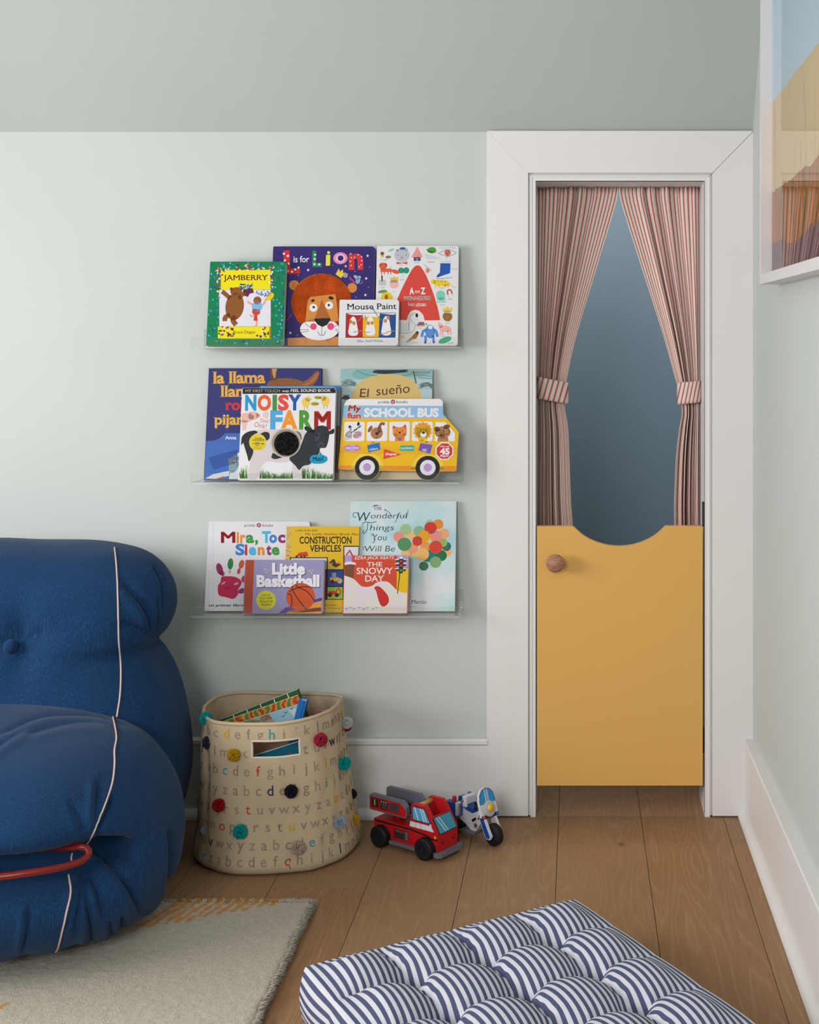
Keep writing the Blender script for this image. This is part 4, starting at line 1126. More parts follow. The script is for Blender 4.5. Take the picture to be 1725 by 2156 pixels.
A = book('cons', 'paperback_book', [(603.8, 1108.2), (757, 1108.2), (597.5, 1293), (752, 1293)], 2, 2.978, 0.0042, (224, 182, 38),
         'yellow picture book with a gold spine and small construction machines', kind='hard')
A.crop(5); rnd = srnd(14)
A.Pn([(1085, 143), (1132, 143), (1106, 1080), (1058, 1080)], (214, 178, 92)); A.up()
for i in range(150):
    Y = rnd.uniform(150, 1075); X = 1086 - (Y-143)*0.028 + rnd.uniform(6, 42)
    A.E(X, Y, rnd.uniform(4, 9), rnd.uniform(2, 5), [(244, 226, 150), (120, 84, 30), (170, 128, 50)][i % 3], rnd.uniform(0, 180), 7)
A.T('a Little Golden Book', 1174, 1416, 198, 22, (90, 60, 20), 0.0, 0.3); A.T('My Little Golden Book About', 1282, 1714 + 190, 240, 24, (200, 70, 30), 0.005)
A.T('CONSTRUCTION', 1220, 1776, 332, 74, K, 0.02); A.T('VEHICLES', 1330, 1664, 420, 70, K, 0.02)
A.R(1196, 448, 1312, 472, (200, 50, 40), 8); A.Pn([(1196, 448), (1220, 432), (1300, 418), (1312, 448)], (206, 70, 50)); A.C(1190, 474, 12, K); A.C(1240, 478, 10, K); A.C(1274, 478, 10, K)
A.R(1120, 482, 1524, 620, K); A.R(1690, 356, 1860, 1086, K); A.R(1100, 612, 1690, 942, K); A.up()
A.R(1130, 492, 1512, 612, (214, 212, 220)); A.R(1700, 368, 1850, 1086, (218, 216, 226)); A.R(1524, 470, 1684, 612, (224, 182, 38)); A.R(1524, 622, 1684, 796, (44, 66, 140)); A.R(1522, 806, 1682, 934, (150, 192, 60)); A.R(1104, 620, 1506, 934, (180, 40, 44)); A.R(1480, 944, 1684, 1084, (222, 178, 44)); A.up()
A.Pn([(1540, 540), (1580, 500), (1600, 510), (1612, 556), (1660, 545), (1662, 566), (1610, 592), (1570, 570), (1580, 530), (1556, 552)], (60, 56, 50)); A.R(1608, 540, 1662, 566, (226, 120, 40))
A.R(1566, 650, 1614, 706, (120, 160, 190)); A.R(1548, 700, 1640, 742, (232, 170, 50)); A.C(1652, 738, 28, (190, 176, 130)); A.C(1572, 744, 20, K)
A.C(1546, 890, 24, K); A.C(1620, 892, 22, K); A.R(1530, 848, 1620, 886, (206, 54, 50)); A.cv([(1610, 860), (1640, 820), (1660, 860), (1640, 900)], 14, (206, 54, 50)); A.L([(1750, 420), (1720, 460)], 14, (190, 50, 60)); A.L([(1752, 400), (1790, 470)], 16, (190, 50, 60))
A.T('by Michael Joosten', 1400, 1620, 1008, 18, (90, 60, 20)); A.T('illustrated by Paul Boston', 1330, 1660, 1040, 18, (90, 60, 20))
finish_book('cons')

A = book('wond', 'hardcover_book', [(740.3, 1053.8), (963.6, 1056.4), (731.5, 1293.3), (958, 1293.3)], 2, BACK, 0.0105, (190, 214, 216),
         'tall pale blue hardcover with a bunch of coloured balloons, rightmost on the lowest ledge', kind='hard')
# soft clouds on the cover, a print of its own
t = NT('pale_sky_print')
f = t.noise(t.coords('Object', (9, 9, 9)), 1.0, 3, 0.5)
t.l(t.ramp(f, [(0.35, rgba((168, 206, 212))), (0.5, rgba((196, 218, 220))), (0.66, rgba((222, 222, 226)))]), t.b.inputs['Base Color']); t.set(0.45, 0.3)
A.crop(6); A.Pn([(250, 72), (1386, 84), (1358, 1284), (215, 1284)], t.m); A.up()
TL_ = (22, 74, 84)
A.T('The', 500, 586, 172, 52, TL_, 0.0, serif=0.05); A.cv([(492, 140), (520, 118), (575, 122)], 5, TL_)
A.T('onderful', 470, 860, 266, 60, TL_, -0.004, 0.15); A.T('W', 330, 470, 296, 100, TL_, 0.0, 0.2); A.cv([(345, 220), (310, 196), (284, 216), (292, 248), (316, 246)], 6, TL_)
A.cv([(690, 250), (670, 200), (620, 172), (636, 168)], 6, TL_); A.cv([(756, 240), (740, 300), (722, 306)], 6, TL_); A.cv([(850, 270), (868, 200), (868, 168)], 5, TL_)
A.T('hings', 460, 720, 398, 62, TL_, -0.004, 0.15); A.cv([(380, 332), (410, 306), (480, 312), (530, 300)], 7, TL_); A.cv([(440, 312), (430, 390), (400, 430), (384, 412), (400, 396)], 7, TL_); A.cv([(396, 360), (376, 346), (386, 326)], 5, TL_)
A.T('You', 486, 640, 508, 66, TL_, -0.004, 0.15); A.cv([(476, 456), (486, 436), (506, 446)], 5, TL_); A.cv([(520, 490), (500, 532), (488, 524)], 6, TL_)
A.T('Will Be', 404, 726, 632, 64, TL_, -0.004, 0.15); A.cv([(404, 580), (384, 584), (390, 610), (402, 604)], 5, TL_)
A.T('Martin', 896, 1056, 1202, 40, (60, 74, 84), 0.0, 0.1, serif=0.04); A.T('bestselling author', 860, 958, 1240, 10, (90, 100, 110))
G1, G2, G3, G4 = (160, 190, 140), (80, 144, 92), (34, 112, 66), (28, 120, 112)
for (X, Y, q, c) in ((1098, 324, 44, (150, 196, 176)), (890, 450, 56, (230, 186, 130)), (1104, 520, 40, (206, 206, 140)), (940, 664, 50, (190, 196, 140)), (850, 650, 56, (232, 190, 120)), (1290, 640, 48, (236, 180, 130)), (1080, 660, 90, G4), (1276, 580, 50, G4), (770, 472, 60, (228, 146, 124))): A.C(X, Y, q, c)
A.up()
for (X, Y, q, c) in ((1190, 338, 56, (226, 140, 46)), (844, 390, 60, G1), (1250, 442, 58, (232, 166, 116)), (986, 412, 60, (136, 176, 142)), (916, 600, 60, (230, 150, 118)), (1050, 580, 54, (230, 150, 84)), (1220, 680, 60, G3), (1240, 540, 46, (150, 180, 90))): A.C(X, Y, q, c)
A.up()
for (X, Y, q, c) in ((1108, 376, 66, (206, 56, 42)), (966, 520, 54, (206, 60, 52)), (1036, 466, 66, (232, 160, 36)), (1164, 468, 66, (230, 142, 128)), (828, 554, 74, G2), (1022, 664, 68, (232, 182, 104)), (1162, 588, 70, (214, 66, 50)), (1158, 752, 62, (128, 170, 116)), (1032, 794, 50, (56, 120, 74))): A.C(X, Y, q, c)
finish_book('wond')

A = book('bask', 'board_book', [(518.1, 1178), (681.7, 1179.5), (512.6, 1295), (679.7, 1295)], 2, 2.955, 0.016, (152, 146, 186),
         'small lilac board book with a basketball and rust red spine')
A.crop(5)
A.Pn([(652, 498), (740, 498), (716, 1088), (624, 1088)], (176, 74, 50)); A.Pn([(1330, 1080), (1200, 1080), (995, 1088), (1080, 1020), (1220, 1000), (1370, 940), (1460, 916), (1456, 1088)], (86, 64, 150)); A.up()
A.Pn([(1080, 1088), (1100, 1066), (1300, 1030), (1380, 970), (1458, 950), (1454, 1088)], (228, 156, 66)); A.Pn([(1070, 1074), (1260, 1046), (1450, 1020), (1454, 1064), (1220, 1080)], (150, 46, 70))
A.S(864, 944, 108, (212, 204, 50), 30, 0.94); A.up()
A.T('Little', 936, 1286, 666, 118, (96, 88, 120), 0.05); A.T('Basketball', 772, 1438, 802, 122, (96, 88, 120), 0.05); A.up()
A.T('Little', 928, 1278, 656, 114, (236, 232, 238), 0.05); A.T('Basketball', 764, 1430, 792, 118, (236, 232, 238), 0.05)
for i, s_ in enumerate(('Lots of', 'Fun with', 'Rhyming', 'Riddles')): A.T(s_, (820, 802, 800, 818)[i], (912, 932, 934, 922)[i], 900 + 35*i, 26, (60, 60, 40), 0.0, serif=0.04, rot=-3)
for (X, Y, q) in ((856, 604, 14), (890, 612, 10), (866, 636, 11), (1326, 624, 12), (1356, 614, 12), (1344, 648, 12)): A.S(X, Y, q, (226, 214, 120))
A.up(); A.C(1232, 908, 152, (206, 84, 40), 40); A.up()
for pts in ([(1108, 850), (1170, 820), (1240, 800), (1330, 800), (1350, 810)], [(1090, 870), (1130, 890), (1140, 960), (1130, 1020)], [(1180, 768), (1200, 800), (1300, 850), (1380, 950)], [(1140, 790), (1160, 860), (1240, 980), (1300, 1044)]): A.cv(pts, 9, (50, 24, 20))
finish_book('bask')

A = book('snow', 'board_book', [(727, 1169), (860.5, 1170), (722.5, 1294.3), (858.5, 1294.3)], 2, 2.955, 0.015, (206, 72, 46),
         'small orange-red board book with a snowy hill and a green traffic light')
A.crop(6)
A.R(186, 655, 264, 730, (176, 150, 200)); A.R(740, 655, 866, 800, (176, 150, 200)); A.Pn([(740, 790), (866, 790), (852, 1080), (736, 1080)], (228, 186, 16)); A.Pn([(184, 740), (290, 740), (280, 915), (180, 880)], (126, 70, 46)); A.up()
t = NT('pastel_snow_print')
f = t.noise(t.coords('Object', (30, 30, 30)), 1.0, 4, 0.6)
t.l(t.ramp(f, [(0.3, rgba((214, 206, 222))), (0.45, rgba((222, 206, 214))), (0.58, rgba((216, 216, 196))), (0.7, rgba((226, 196, 210)))]), t.b.inputs['Base Color']); t.set(0.45, 0.3)
A.Pn(smooth_curve([(178, 874), (230, 890), (280, 912), (320, 950), (360, 990), (420, 1000), (480, 985), (520, 955), (580, 940), (640, 945), (690, 985), (740, 1036), (800, 1060), (852, 1066)], 4) + [(848, 1285), (168, 1285)], t.m)
A.Pn(smooth_curve([(184, 732), (240, 722), (296, 736), (304, 756), (240, 752), (184, 760)], 3), (224, 220, 230)); A.up()
A.T('EZRA JACK KEATS', 294, 708, 698, 34, (232, 224, 220), 0.008, 0.2); A.T('THE', 422, 582, 776, 46, (236, 228, 222), 0.012, serif=0.05); A.T('SNOWY', 312, 700, 858, 66, (236, 228, 222), 0.012, serif=0.05); A.T('DAY', 404, 606, 940, 64, (236, 228, 222), 0.012, serif=0.05)
A.L([(770, 850), (746, 1074)], 9, (40, 44, 34)); A.Pn([(764, 690), (806, 690), (802, 850), (760, 858)], (44, 52, 36)); A.up()
for Y, c in ((722, (200, 50, 44)), (768, (200, 60, 44)), (822, (60, 160, 70))):
    A.Pn([(724, Y-18), (764, Y-12), (764, Y+10), (738, Y+6)], (44, 52, 36)); A.Pn([(842, Y-18), (806, Y-12), (806, Y+10), (830, Y+6)], (44, 52, 36)); A.C(782, Y, 14, c); A.E(738, Y-20, 24, 6, (230, 230, 236)); A.E(828, Y-20, 20, 6, (230, 230, 236))
A.E(784, 684, 22, 12, (230, 230, 236))
# plain red drop in place of the figure
A.Pn(smooth_curve([(520, 990), (560, 1000), (610, 1050), (650, 1110), (650, 1170), (610, 1210), (570, 1200), (540, 1130), (520, 1050), (500, 1010), (520, 990)], 4), (196, 44, 36))
for k, (X, Y) in enumerate(((200, 1238), (242, 1224), (282, 1238), (340, 1226), (386, 1240), (426, 1224), (486, 1238), (524, 1224))): A.E(X, Y, 15, 6, (130, 150, 190))
finish_book('snow')
# ------------------------------------------------------------------ rug
RUGZ = 0.015
RX1, RY1 = -0.520, 2.530           # far right corner
t = NT('cream_wool_pile')
co = t.coords('Object')
f1 = t.noise(co, 330.0, 3, 0.7); f2 = t.noise(co, 60.0, 3, 0.6)
colr = t.ramp(f1, [(0.3, rgba((172, 162, 143))), (0.7, rgba((214, 204, 186)))])
colr = t.mix(t.math('MULTIPLY', f2, 0.35), colr, rgba((202, 192, 172)))
at = t.n('ShaderNodeAttribute', attribute_name='ochre')
colr = t.mix(at.outputs['Fac'], colr, rgba((206, 140, 30)))
t.l(colr, t.b.inputs['Base Color'])
t.bump(t.math('ADD', f1, f2), 0.6, 0.006)
t.set(0.95, 0.05); t.b.inputs['Sheen Weight'].default_value = 0.3
M_RUG = t.m
rnd = srnd(21)
NX, NY = 330, 300
RX0, RY0 = -2.10, 0.55
m = MB()
dash = []
# ochre tufts: slanting dashes along the far edge, a second patch further left
def add_dash(X, Y, dx, dy, n):
    for k in range(n): dash.append((X + dx*k + rnd.uniform(-.002, .002), Y + dy*k + rnd.uniform(-.002, .002), rnd.uniform(0.0042, 0.0075)))
for i in range(11):
    px0 = 385 + 20*i; n = max(2, 12 - i)
    q = P(px0, 1888, 1); Yf = F*(CZ-RUGZ)/(1888+1-VY)
    X0 = px_x(px0, Yf)
    add_dash(X0, 2.513, -0.0042, -0.0105, n)
for i in range(9): add_dash(-0.86 - 0.022*i, 2.513, -0.0042, -0.0105, 13)
for i in range(16): add_dash(-0.95 - 0.03*i, 2.12 - 0.02*i, -0.004, -0.011, 6)
def near_dash(x, y):
    for (a, b, r) in dash:
        if (x-a)**2 + ((y-b)*0.8)**2 < r*r: return 1.0
    return 0.0
vals = []
xs = [RX0 + (RX1-RX0)*(i/(NX-1)) for i in range(NX)]
ys = [RY0 + (RY1-RY0)*(j/(NY-1)) for j in range(NY)]
def edge_h(d): return min(1.0, (d/0.014))**0.5 if d > 0 else 0
for j, y in enumerate(ys):
    for i, x in enumerate(xs):
        d = min(RX1 - x, RY1 - y, x - RX0, y - RY0)
        h = RUGZ*(0.25 + 0.75*edge_h(d)) + 0.0022*noise.noise(Vector((x*95, y*95, 0))) + 0.0012*noise.noise(Vector((x*230, y*230, 3)))
        wob = 0.005*noise.noise(Vector((x*22, y*22, 7)))
        r = 0.02                       # rounded corner
        xx, yy = x + wob, y + wob
        ex, ey = max(0, x - (RX1-r)), max(0, y - (RY1-r))
        if ex > 0 and ey > 0:
            l = math.hypot(ex, ey)
            if l > 0: k = r*max(ex, ey)/r/l; xx, yy = RX1-r + ex*k + wob, RY1-r + ey*k + wob
        m.v.append(Vector((xx, yy, max(h, 0.0) + 0.0012)))
        vals.append(near_dash(x, y) if (y > 2.36 or x < -0.9) else 0.0)
for j in range(NY-1):
    for i in range(NX-1):
        m.f.append((j*NX+i, j*NX+i+1, (j+1)*NX+i+1, (j+1)*NX+i)); m.m.append(0)
nv0 = len(m.v)
# shaggy tufts along the right and far edges
def tuft(x, y, z, dx, dy, dz, w, oc=0.0):
    b = len(m.v); px_, py_ = -dy, dx; l = math.hypot(px_, py_) or 1; px_, py_ = px_/l*w, py_/l*w
    m.v += [Vector((x-px_, y-py_, z)), Vector((x+px_, y+py_, z)), Vector((x+dx, y+dy, z+dz))]
    m.f.append((b, b+1, b+2)); m.m.append(0); vals.extend([oc]*3)
for i in range(5200):
    y = rnd.uniform(1.4, RY1-0.005); z = rnd.uniform(0.003, 0.019)
    tuft(RX1 - 0.006 + 0.004*noise.noise(Vector((RX1*22, y*22, 7))), y, z, rnd.uniform(.005, .013), rnd.uniform(-.006, .006), rnd.uniform(-.004, .004), 0.0014)
for i in range(3600):
    x = rnd.uniform(-1.3, RX1-0.005); z = rnd.uniform(0.009, 0.0150)
    tuft(x, RY1 - 0.006 + rnd.uniform(-.003, .002), z, rnd.uniform(-.004, .004), rnd.uniform(.001, .005), rnd.uniform(.002, .006), 0.0017, near_dash(x, 2.515))
for i in range(26000):                                 # pile
    x = rnd.uniform(-1.35, RX1-0.004); y = RY1 - 0.004 - 0.85*rnd.random()**1.2
    tuft(x, y, RUGZ - 0.003, rnd.uniform(-.004, .004), rnd.uniform(-.004, .004), rnd.uniform(.003, .0065), 0.0013, near_dash(x, y) if (y > 2.36 or x < -0.9) else 0.0)
rug = m.build('rug', M_RUG, None, smooth=True, recalc=False)
a = rug.data.attributes.new('ochre', 'FLOAT', 'POINT'); a.data.foreach_set('value', vals)
tag(rug, 'cream wool rug with ochre dashes along its far edge, under the blue armchair', 'rug')

# ------------------------------------------------------------------ striped floor cushion
FC = Vector((-0.004, 2.338, 0))      # far corner of the top
ua = Vector((-0.8615, -0.5078, 0)); ub = Vector((0.5275, -0.8495, 0))   # towards the left corner / towards the camera
LA, LB, TH = 0.512, 0.64, 0.112
na, nb = 4, 5
t = NT('navy_ticking')
uvn = t.n('ShaderNodeUVMap'); sx = t.n('ShaderNodeSeparateXYZ'); t.l(uvn.outputs[0], sx.inputs[0])
fr = t.math('FRACT', t.math('MULTIPLY', sx.outputs[0], 1/0.0122))
st = t.ramp(fr, [(0.0, rgba((222, 222, 230))), (0.50, rgba((52, 62, 106)))], 'CONSTANT')
wv = t.noise(t.coords('UV', (1, 1, 1)), 900.0, 2)
t.l(t.mix(0.12, st, wv), t.b.inputs['Base Color']); t.bump(wv, 0.15, 0.001); t.set(0.85, 0.1)
M_NAVY = t.m
NA, NB = 260, 330
def cushion(a, b):
    """a, b in metres over the top incl. rounded rims; returns local offset"""
    pass
m = MB(); uvs = []
def cross(s):
    """s in 0..1 round one half profile: returns (fraction across -1..1, height 0..1) of a boxed, rounded edge"""
    return s
side = 0.075                                           # length of fabric down a side
per = LA + 2*side
def axis(sv, L):
    """arc coordinate along the fabric -> (position 0..L, side depth 0..1)"""
    if sv < side: return 0.0, 1 - sv/side, -1
    if sv > L + side: return L, (sv - L - side)/side, 1
    return sv - side, 0.0, 0
for j in range(NB):
    for i in range(NA):
        sa = (LA + 2*side)*i/(NA-1); sb = (LB + 2*side)*j/(NB-1)
        a, da, ga = axis(sa, LA); b, db, gb = axis(sb, LB)
        pa, pb = a/LA*na, b/LB*nb
        ca, cb = abs(math.sin(math.pi*pa)), abs(math.sin(math.pi*pb))
        dome = (ca*cb)**0.55
        seam = 0.5*(ca**0.5 + cb**0.5)
        # deep dimples at the tufts, soft channels between them
        ta, tb = pa - round(pa), pb - round(pb)
        inner = (0.3 < pa < na-0.3) and (0.3 < pb < nb-0.3)
        dim = math.exp(-(ta*ta + tb*tb)/0.030) if inner else 0
        z = 0.090 + (0.024*dome + 0.009*seam - 0.036*dim)
        rim_a = min(a, LA-a); rim_b = min(b, LB-b)
        rim = min(1.0, min(rim_a, rim_b)/0.05)
        z = z*rim + (0.097 + 0.004*seam)*(1-rim)
        x_, y_ = a, b
        out = 0.016
        bul = 0.6 + 0.4*ca if gb else 0.6 + 0.4*cb
        d = max(da, db)
        if d > 0:
            z = z*(1 - d)**1.0 * 1.0 + 0.004*d
            o_ = out*math.sin(math.pi*min(1, d*1.0))**0.8*bul
            if ga and da >= db: x_ += ga*o_
            if gb and db >= da: y_ += gb*o_
            if ga and gb: x_, y_ = x_ - ga*0.012*(1-abs(da-db)), y_ - gb*0.012*(1-abs(da-db))
        # puckers running out of the dimples and crossing the seams
        pk = 0.0016*math.sin(pa*math.pi*9)*math.exp(-(tb/0.10)**2) + 0.0016*math.sin(pb*math.pi*9)*math.exp(-(ta/0.10)**2)
        z += pk*(1-d)*rim**2
        p = FC + ua*x_ + ub*y_
        m.v.append(Vector((p.x, p.y, max(z, 0.003))))
        uvs.append((sa, sb))
for j in range(NB-1):
    for i in range(NA-1):
        m.f.append((j*NA+i, j*NA+i+1, (j+1)*NA+i+1, (j+1)*NA+i)); m.m.append(0)
ring = [i for i in range(NA)] + [j*NA+NA-1 for j in range(1, NB)] + [(NB-1)*NA+i for i in range(NA-2, -1, -1)] + [j*NA for j in range(NB-2, 0, -1)]
m.f.append(tuple(ring)); m.m.append(0)
cu = m.build('floor_cushion', M_NAVY, None, smooth=True)
me = cu.data; uvl = me.uv_layers.new(name='UVMap')
for lp in me.loops: uvl.data[lp.index].uv = uvs[lp.vertex_index]
tag(cu, 'navy and white striped tufted cushion lying on the oak floor', 'cushion')

# ------------------------------------------------------------------ framed picture on the right wall
PY0, PY1, PZ0, PZ1 = 1.80, 2.612, 1.236, 2.06
FXF, FXG = 0.3766, 0.397            # front face of the frame, glass
root = thing('framed_picture', (RWX, (PY0+PY1)/2, (PZ0+PZ1)/2), 'white framed landscape print on the right wall, its glass mirroring the curtains', 'picture')
inv = Matrix.Translation(root.location).inverted()
M_FRAME = mat((232, 228, 228), 0.4, 0.35)
w = 0.020
m = MB()
def bar(pts): m.prism(pts, FXF, RWX - 0.001, axis='x')
bar([(PY1, PZ0), (PY1, PZ1), (PY1-w, PZ1-w), (PY1-w, PZ0+w)]); bar([(PY0, PZ0), (PY0+w, PZ0+w), (PY0+w, PZ1-w), (PY0, PZ1)])
bar([(PY0, PZ0), (PY1, PZ0), (PY1-w, PZ0+w), (PY0+w, PZ0+w)]); bar([(PY0, PZ1), (PY0+w, PZ1-w), (PY1-w, PZ1-w), (PY1, PZ1)])
fr_ = m.build('frame_moulding', M_FRAME, root, bevel=0.0007, seg=1); fr_.matrix_parent_inverse = inv
t = NT('landscape_print')
tc = t.n('ShaderNodeTexCoord'); sp_ = t.n('ShaderNodeSeparateXYZ'); t.l(tc.outputs['Object'], sp_.inputs[0])
yy, zz = sp_.outputs[1], sp_.outputs[2]
wob = t.noise(tc.outputs['Object'], 9.0, 3)
wob2 = t.noise(t.coords('Object', (1, 30, 6)), 1.0, 4, 0.6)
# ridge: rises towards the camera
ridge = t.math('ADD', t.math('MULTIPLY_ADD', yy, -0.02, 1.652), t.math('MULTIPLY', wob, 0.015))
sand = t.mix(t.math('MULTIPLY', t.ramp(wob2, [(0.56, (0, 0, 0, 1)), (0.66, (1, 1, 1, 1))]), 0.45), rgba((226, 194, 142)), rgba((140, 142, 140)))
sky = t.ramp(t.math('MULTIPLY_ADD', zz, 1.0, -1.3), [(0.0, rgba((214, 228, 236))), (0.8, rgba((160, 204, 232)))])
c1_ = t.mix(t.math('LESS_THAN', zz, ridge), sky, sand)
or_ = t.mix(t.ramp(t.noise(t.coords('Object', (1, 60, 5)), 1.0, 4), [(0.4, (0, 0, 0, 1)), (0.6, (1, 1, 1, 1))]), rgba((196, 110, 40)), rgba((110, 96, 44)))
c2_ = t.mix(t.math('LESS_THAN', zz, t.math('MULTIPLY_ADD', wob, 0.03, 1.41)), c1_, or_)
pu = t.mix(t.noise(tc.outputs['Object'], 200.0, 3), rgba((70, 48, 56)), rgba((128, 100, 104)))
c3_ = t.mix(t.math('LESS_THAN', zz, t.math('MULTIPLY_ADD', wob, 0.09, 1.275)), c2_, pu)
t.l(c3_, t.b.inputs['Base Color']); t.set(0.8, 0.05)
m = MB(); m.box(FXG + 0.0025, FXG + 0.006, PY0 + w - 0.004, PY1 - w + 0.004, PZ0 + w - 0.004, PZ1 - w + 0.004)
o = m.build('print', t.m, root); o.matrix_parent_inverse = inv
o.data.transform(Matrix.Identity(4))
tg = NT('picture_glass'); nt = tg.t; nt.nodes.remove(tg.b)
gl = tg.n('ShaderNodeBsdfGlossy'); gl.inputs['Roughness'].default_value = 0.0
tr = tg.n('ShaderNodeBsdfTransparent'); fz = tg.n('ShaderNodeFresnel'); fz.inputs['IOR'].default_value = 1.5
gm = tg.n('ShaderNodeNewGeometry'); ff = tg.math('MULTIPLY', fz.outputs[0], tg.math('SUBTRACT', 1.0, gm.outputs['Backfacing']))
mx = tg.n('ShaderNodeMixShader'); tg.l(ff, mx.inputs[0]); tg.l(tr.outputs[0], mx.inputs[1]); tg.l(gl.outputs[0], mx.inputs[2])
tg.l(mx.outputs[0], nt.nodes['Material Output'].inputs[0])
m = MB(); m.box(FXG, FXG + 0.002, PY0 + w - 0.002, PY1 - w + 0.002, PZ0 + w - 0.002, PZ1 - w + 0.002)
o = m.build('glass', tg.m, root); o.matrix_parent_inverse = inv
root.rotation_euler = (R(1.2), 0, 0)
# ------------------------------------------------------------------ blue armchair
t = NT('blue_denim_cotton')
co = t.coords('Object', (520, 520, 14))
slub = t.noise(co, 1.0, 3, 0.7)
fine = t.noise(t.coords('Object', (1500, 1500, 300)), 1.0, 2)
big = t.noise(t.coords('Object'), 7.0, 3)
c = t.ramp(slub, [(0.30, rgba((18, 45, 80))), (0.58, rgba((27, 61, 99))), (0.82, rgba((66, 100, 138)))])
c = t.mix(t.math('MULTIPLY', big, 0.35), c, rgba((32, 68, 107)))
t.l(c, t.b.inputs['Base Color'])
t.bump(t.math('ADD', slub, fine), 0.12, 0.001)
t.set(0.9, 0.08); t.b.inputs['Sheen Weight'].default_value = 0.08
M_DENIM = t.m
M_SELV = mat((214, 196, 186), 0.8, 0.1, name='selvedge_tape')
M_STITCH = mat((140, 84, 84), 0.8, 0.1, name='selvedge_red_thread')
M_REDTUBE = mat((122, 20, 14), 0.3, 0.5, name='red_lacquered_steel')
CHX = -1.29
chair = thing('armchair', (CHX, 2.45, 0), 'low blue denim armchair with pale seam tape on the cream rug', 'armchair')
cinv = Matrix.Translation(chair.location).inverted()
def sgn(v): return -1 if v < 0 else 1
import numpy as np
def slices(tab, NS, NTH, shape):
    """closed surface of stacked rounded-box slices; tab rows: z, half width, front y, back y, exponent.
    shape(P, N) sculpts the grid of points P along the grid of normals N"""
    st = np.array(smooth_curve(tab, 24))
    d = np.linalg.norm(np.diff(st[:, :3], axis=0), axis=1) + 1e-6
    L = np.concatenate([[0], np.cumsum(d)])
    q = np.linspace(0, L[-1], NS)
    rows = np.stack([np.interp(q, L, st[:, k]) for k in range(5)], 1)
    nv = int(NTH*0.8)
    th = np.concatenate([np.linspace(R(-150), R(40), nv, endpoint=False), np.linspace(R(40), R(210), NTH-nv, endpoint=False)])
    c_, s_ = np.cos(th)[None, :], np.sin(th)[None, :]
    z, hw, yf, yb, ex = [rows[:, k][:, None] for k in range(5)]
    X = CHX + hw*np.sign(c_)*np.abs(c_)**(2/ex); Y = (yf+yb)/2 + (yb-yf)/2*np.sign(s_)*np.abs(s_)**(2/ex)
    Pt = np.stack([X, Y, np.broadcast_to(z, X.shape)], 2)
    def normals(Pt):
        du = np.roll(Pt, -1, 1) - np.roll(Pt, 1, 1); dv = np.gradient(Pt, axis=0)
        n = np.cross(du, dv); return n/(np.linalg.norm(n, axis=2, keepdims=True) + 1e-12)
    for step in shape: Pt = step(Pt, normals(Pt))
    m = MB()
    m.v = [Vector(p) for p in Pt.reshape(-1, 3).tolist()]
    n = NTH
    for i in range(NS-1):
        for j in range(n):
            m.f.append((i*n+j, i*n+(j+1) % n, (i+1)*n+(j+1) % n, (i+1)*n+j))
    m.f.append(tuple(range(n-1, -1, -1))); m.f.append(tuple((NS-1)*n+j for j in range(n)))
    m.m = [0]*len(m.f)
    return m
def lumps(a, f, seed):
    def step(Pt, N):
        flat_ = Pt.reshape(-1, 3)
        h = np.array([noise.noise(Vector((x*f+seed, y*f, z*f))) for x, y, z in flat_.tolist()]).reshape(Pt.shape[:2])
        return Pt + N*(a*h)[..., None]
    return step
def creases(lines):
    """sculpt folds: each a line over the cushion (as seen from the front), depth, width and a raised lip beside it"""
    def step(Pt, N):
        px = VX + Pt[..., 0]*F/Pt[..., 1]; py = VY + (CZ-Pt[..., 2])*F/Pt[..., 1]
        facing = np.clip((2.90-Pt[..., 1])/0.05, 0, 1)
        tot = np.zeros(px.shape)
        for pts, dep, wid, lip in lines:
            sm = np.array(smooth_curve(pts, 4))
            best = np.full(px.shape, 1e9); side = np.zeros(px.shape); tt = np.zeros(px.shape)
            n = len(sm)-1
            for k in range(n):
                a, b = sm[k], sm[k+1]; e = b-a; l2 = (e*e).sum() + 1e-9
                t_ = np.clip(((px-a[0])*e[0] + (py-a[1])*e[1])/l2, 0, 1)
                dx, dy = px - (a[0]+t_*e[0]), py - (a[1]+t_*e[1])
                dd = np.hypot(dx, dy); cl = dd < best
                best = np.where(cl, dd, best); side = np.where(cl, e[0]*dy - e[1]*dx, side); tt = np.where(cl, (k+t_)/n, tt)
            env = np.clip(np.minimum(tt/0.12 + 0.25, (1-tt)/0.30), 0, 1)
            sg = np.sign(side)
            g = -dep*np.exp(-(best/wid)**1.2) + lip*np.exp(-((best*sg - wid*2.4)/(wid*1.7))**2)
            tot += g*env
        return Pt + N*(tot*facing)[..., None]
    return step
# --- backrest
btab = [(0.0292, 0.238, 2.66, 2.93, 2.6), (0.0487, 0.358, 2.6, 2.95, 2.8), (0.0975, 0.416, 2.55, 2.955, 3.0), (0.1559, 0.436, 2.52, 2.957, 3.0), (0.2242, 0.446, 2.51, 2.957, 3.0), (0.2924, 0.441, 2.515, 2.957, 3.0), (0.3606, 0.425, 2.535, 2.957, 3.0), (0.4093, 0.404, 2.555, 2.957, 3.0), (0.4434, 0.383, 2.568, 2.955, 3.0), (0.4698, 0.366, 2.576, 2.952, 2.9), (0.4971, 0.386, 2.582, 2.952, 2.9), (0.5312, 0.4, 2.592, 2.951, 2.9), (0.5653, 0.403, 2.606, 2.949, 2.8), (0.6043, 0.393, 2.628, 2.944, 2.7), (0.6432, 0.363, 2.664, 2.932, 2.5), (0.6676, 0.313, 2.7, 2.915, 2.4), (0.6822, 0.2221, 2.745, 2.89, 2.3), (0.6891, 0.1111, 2.78, 2.86, 2.1), (0.691, 0.0159, 2.81, 2.83, 2.0)]
BTN = Vector((px_x(25, 2.56), 2.56, px_z(1360, 2.56)))
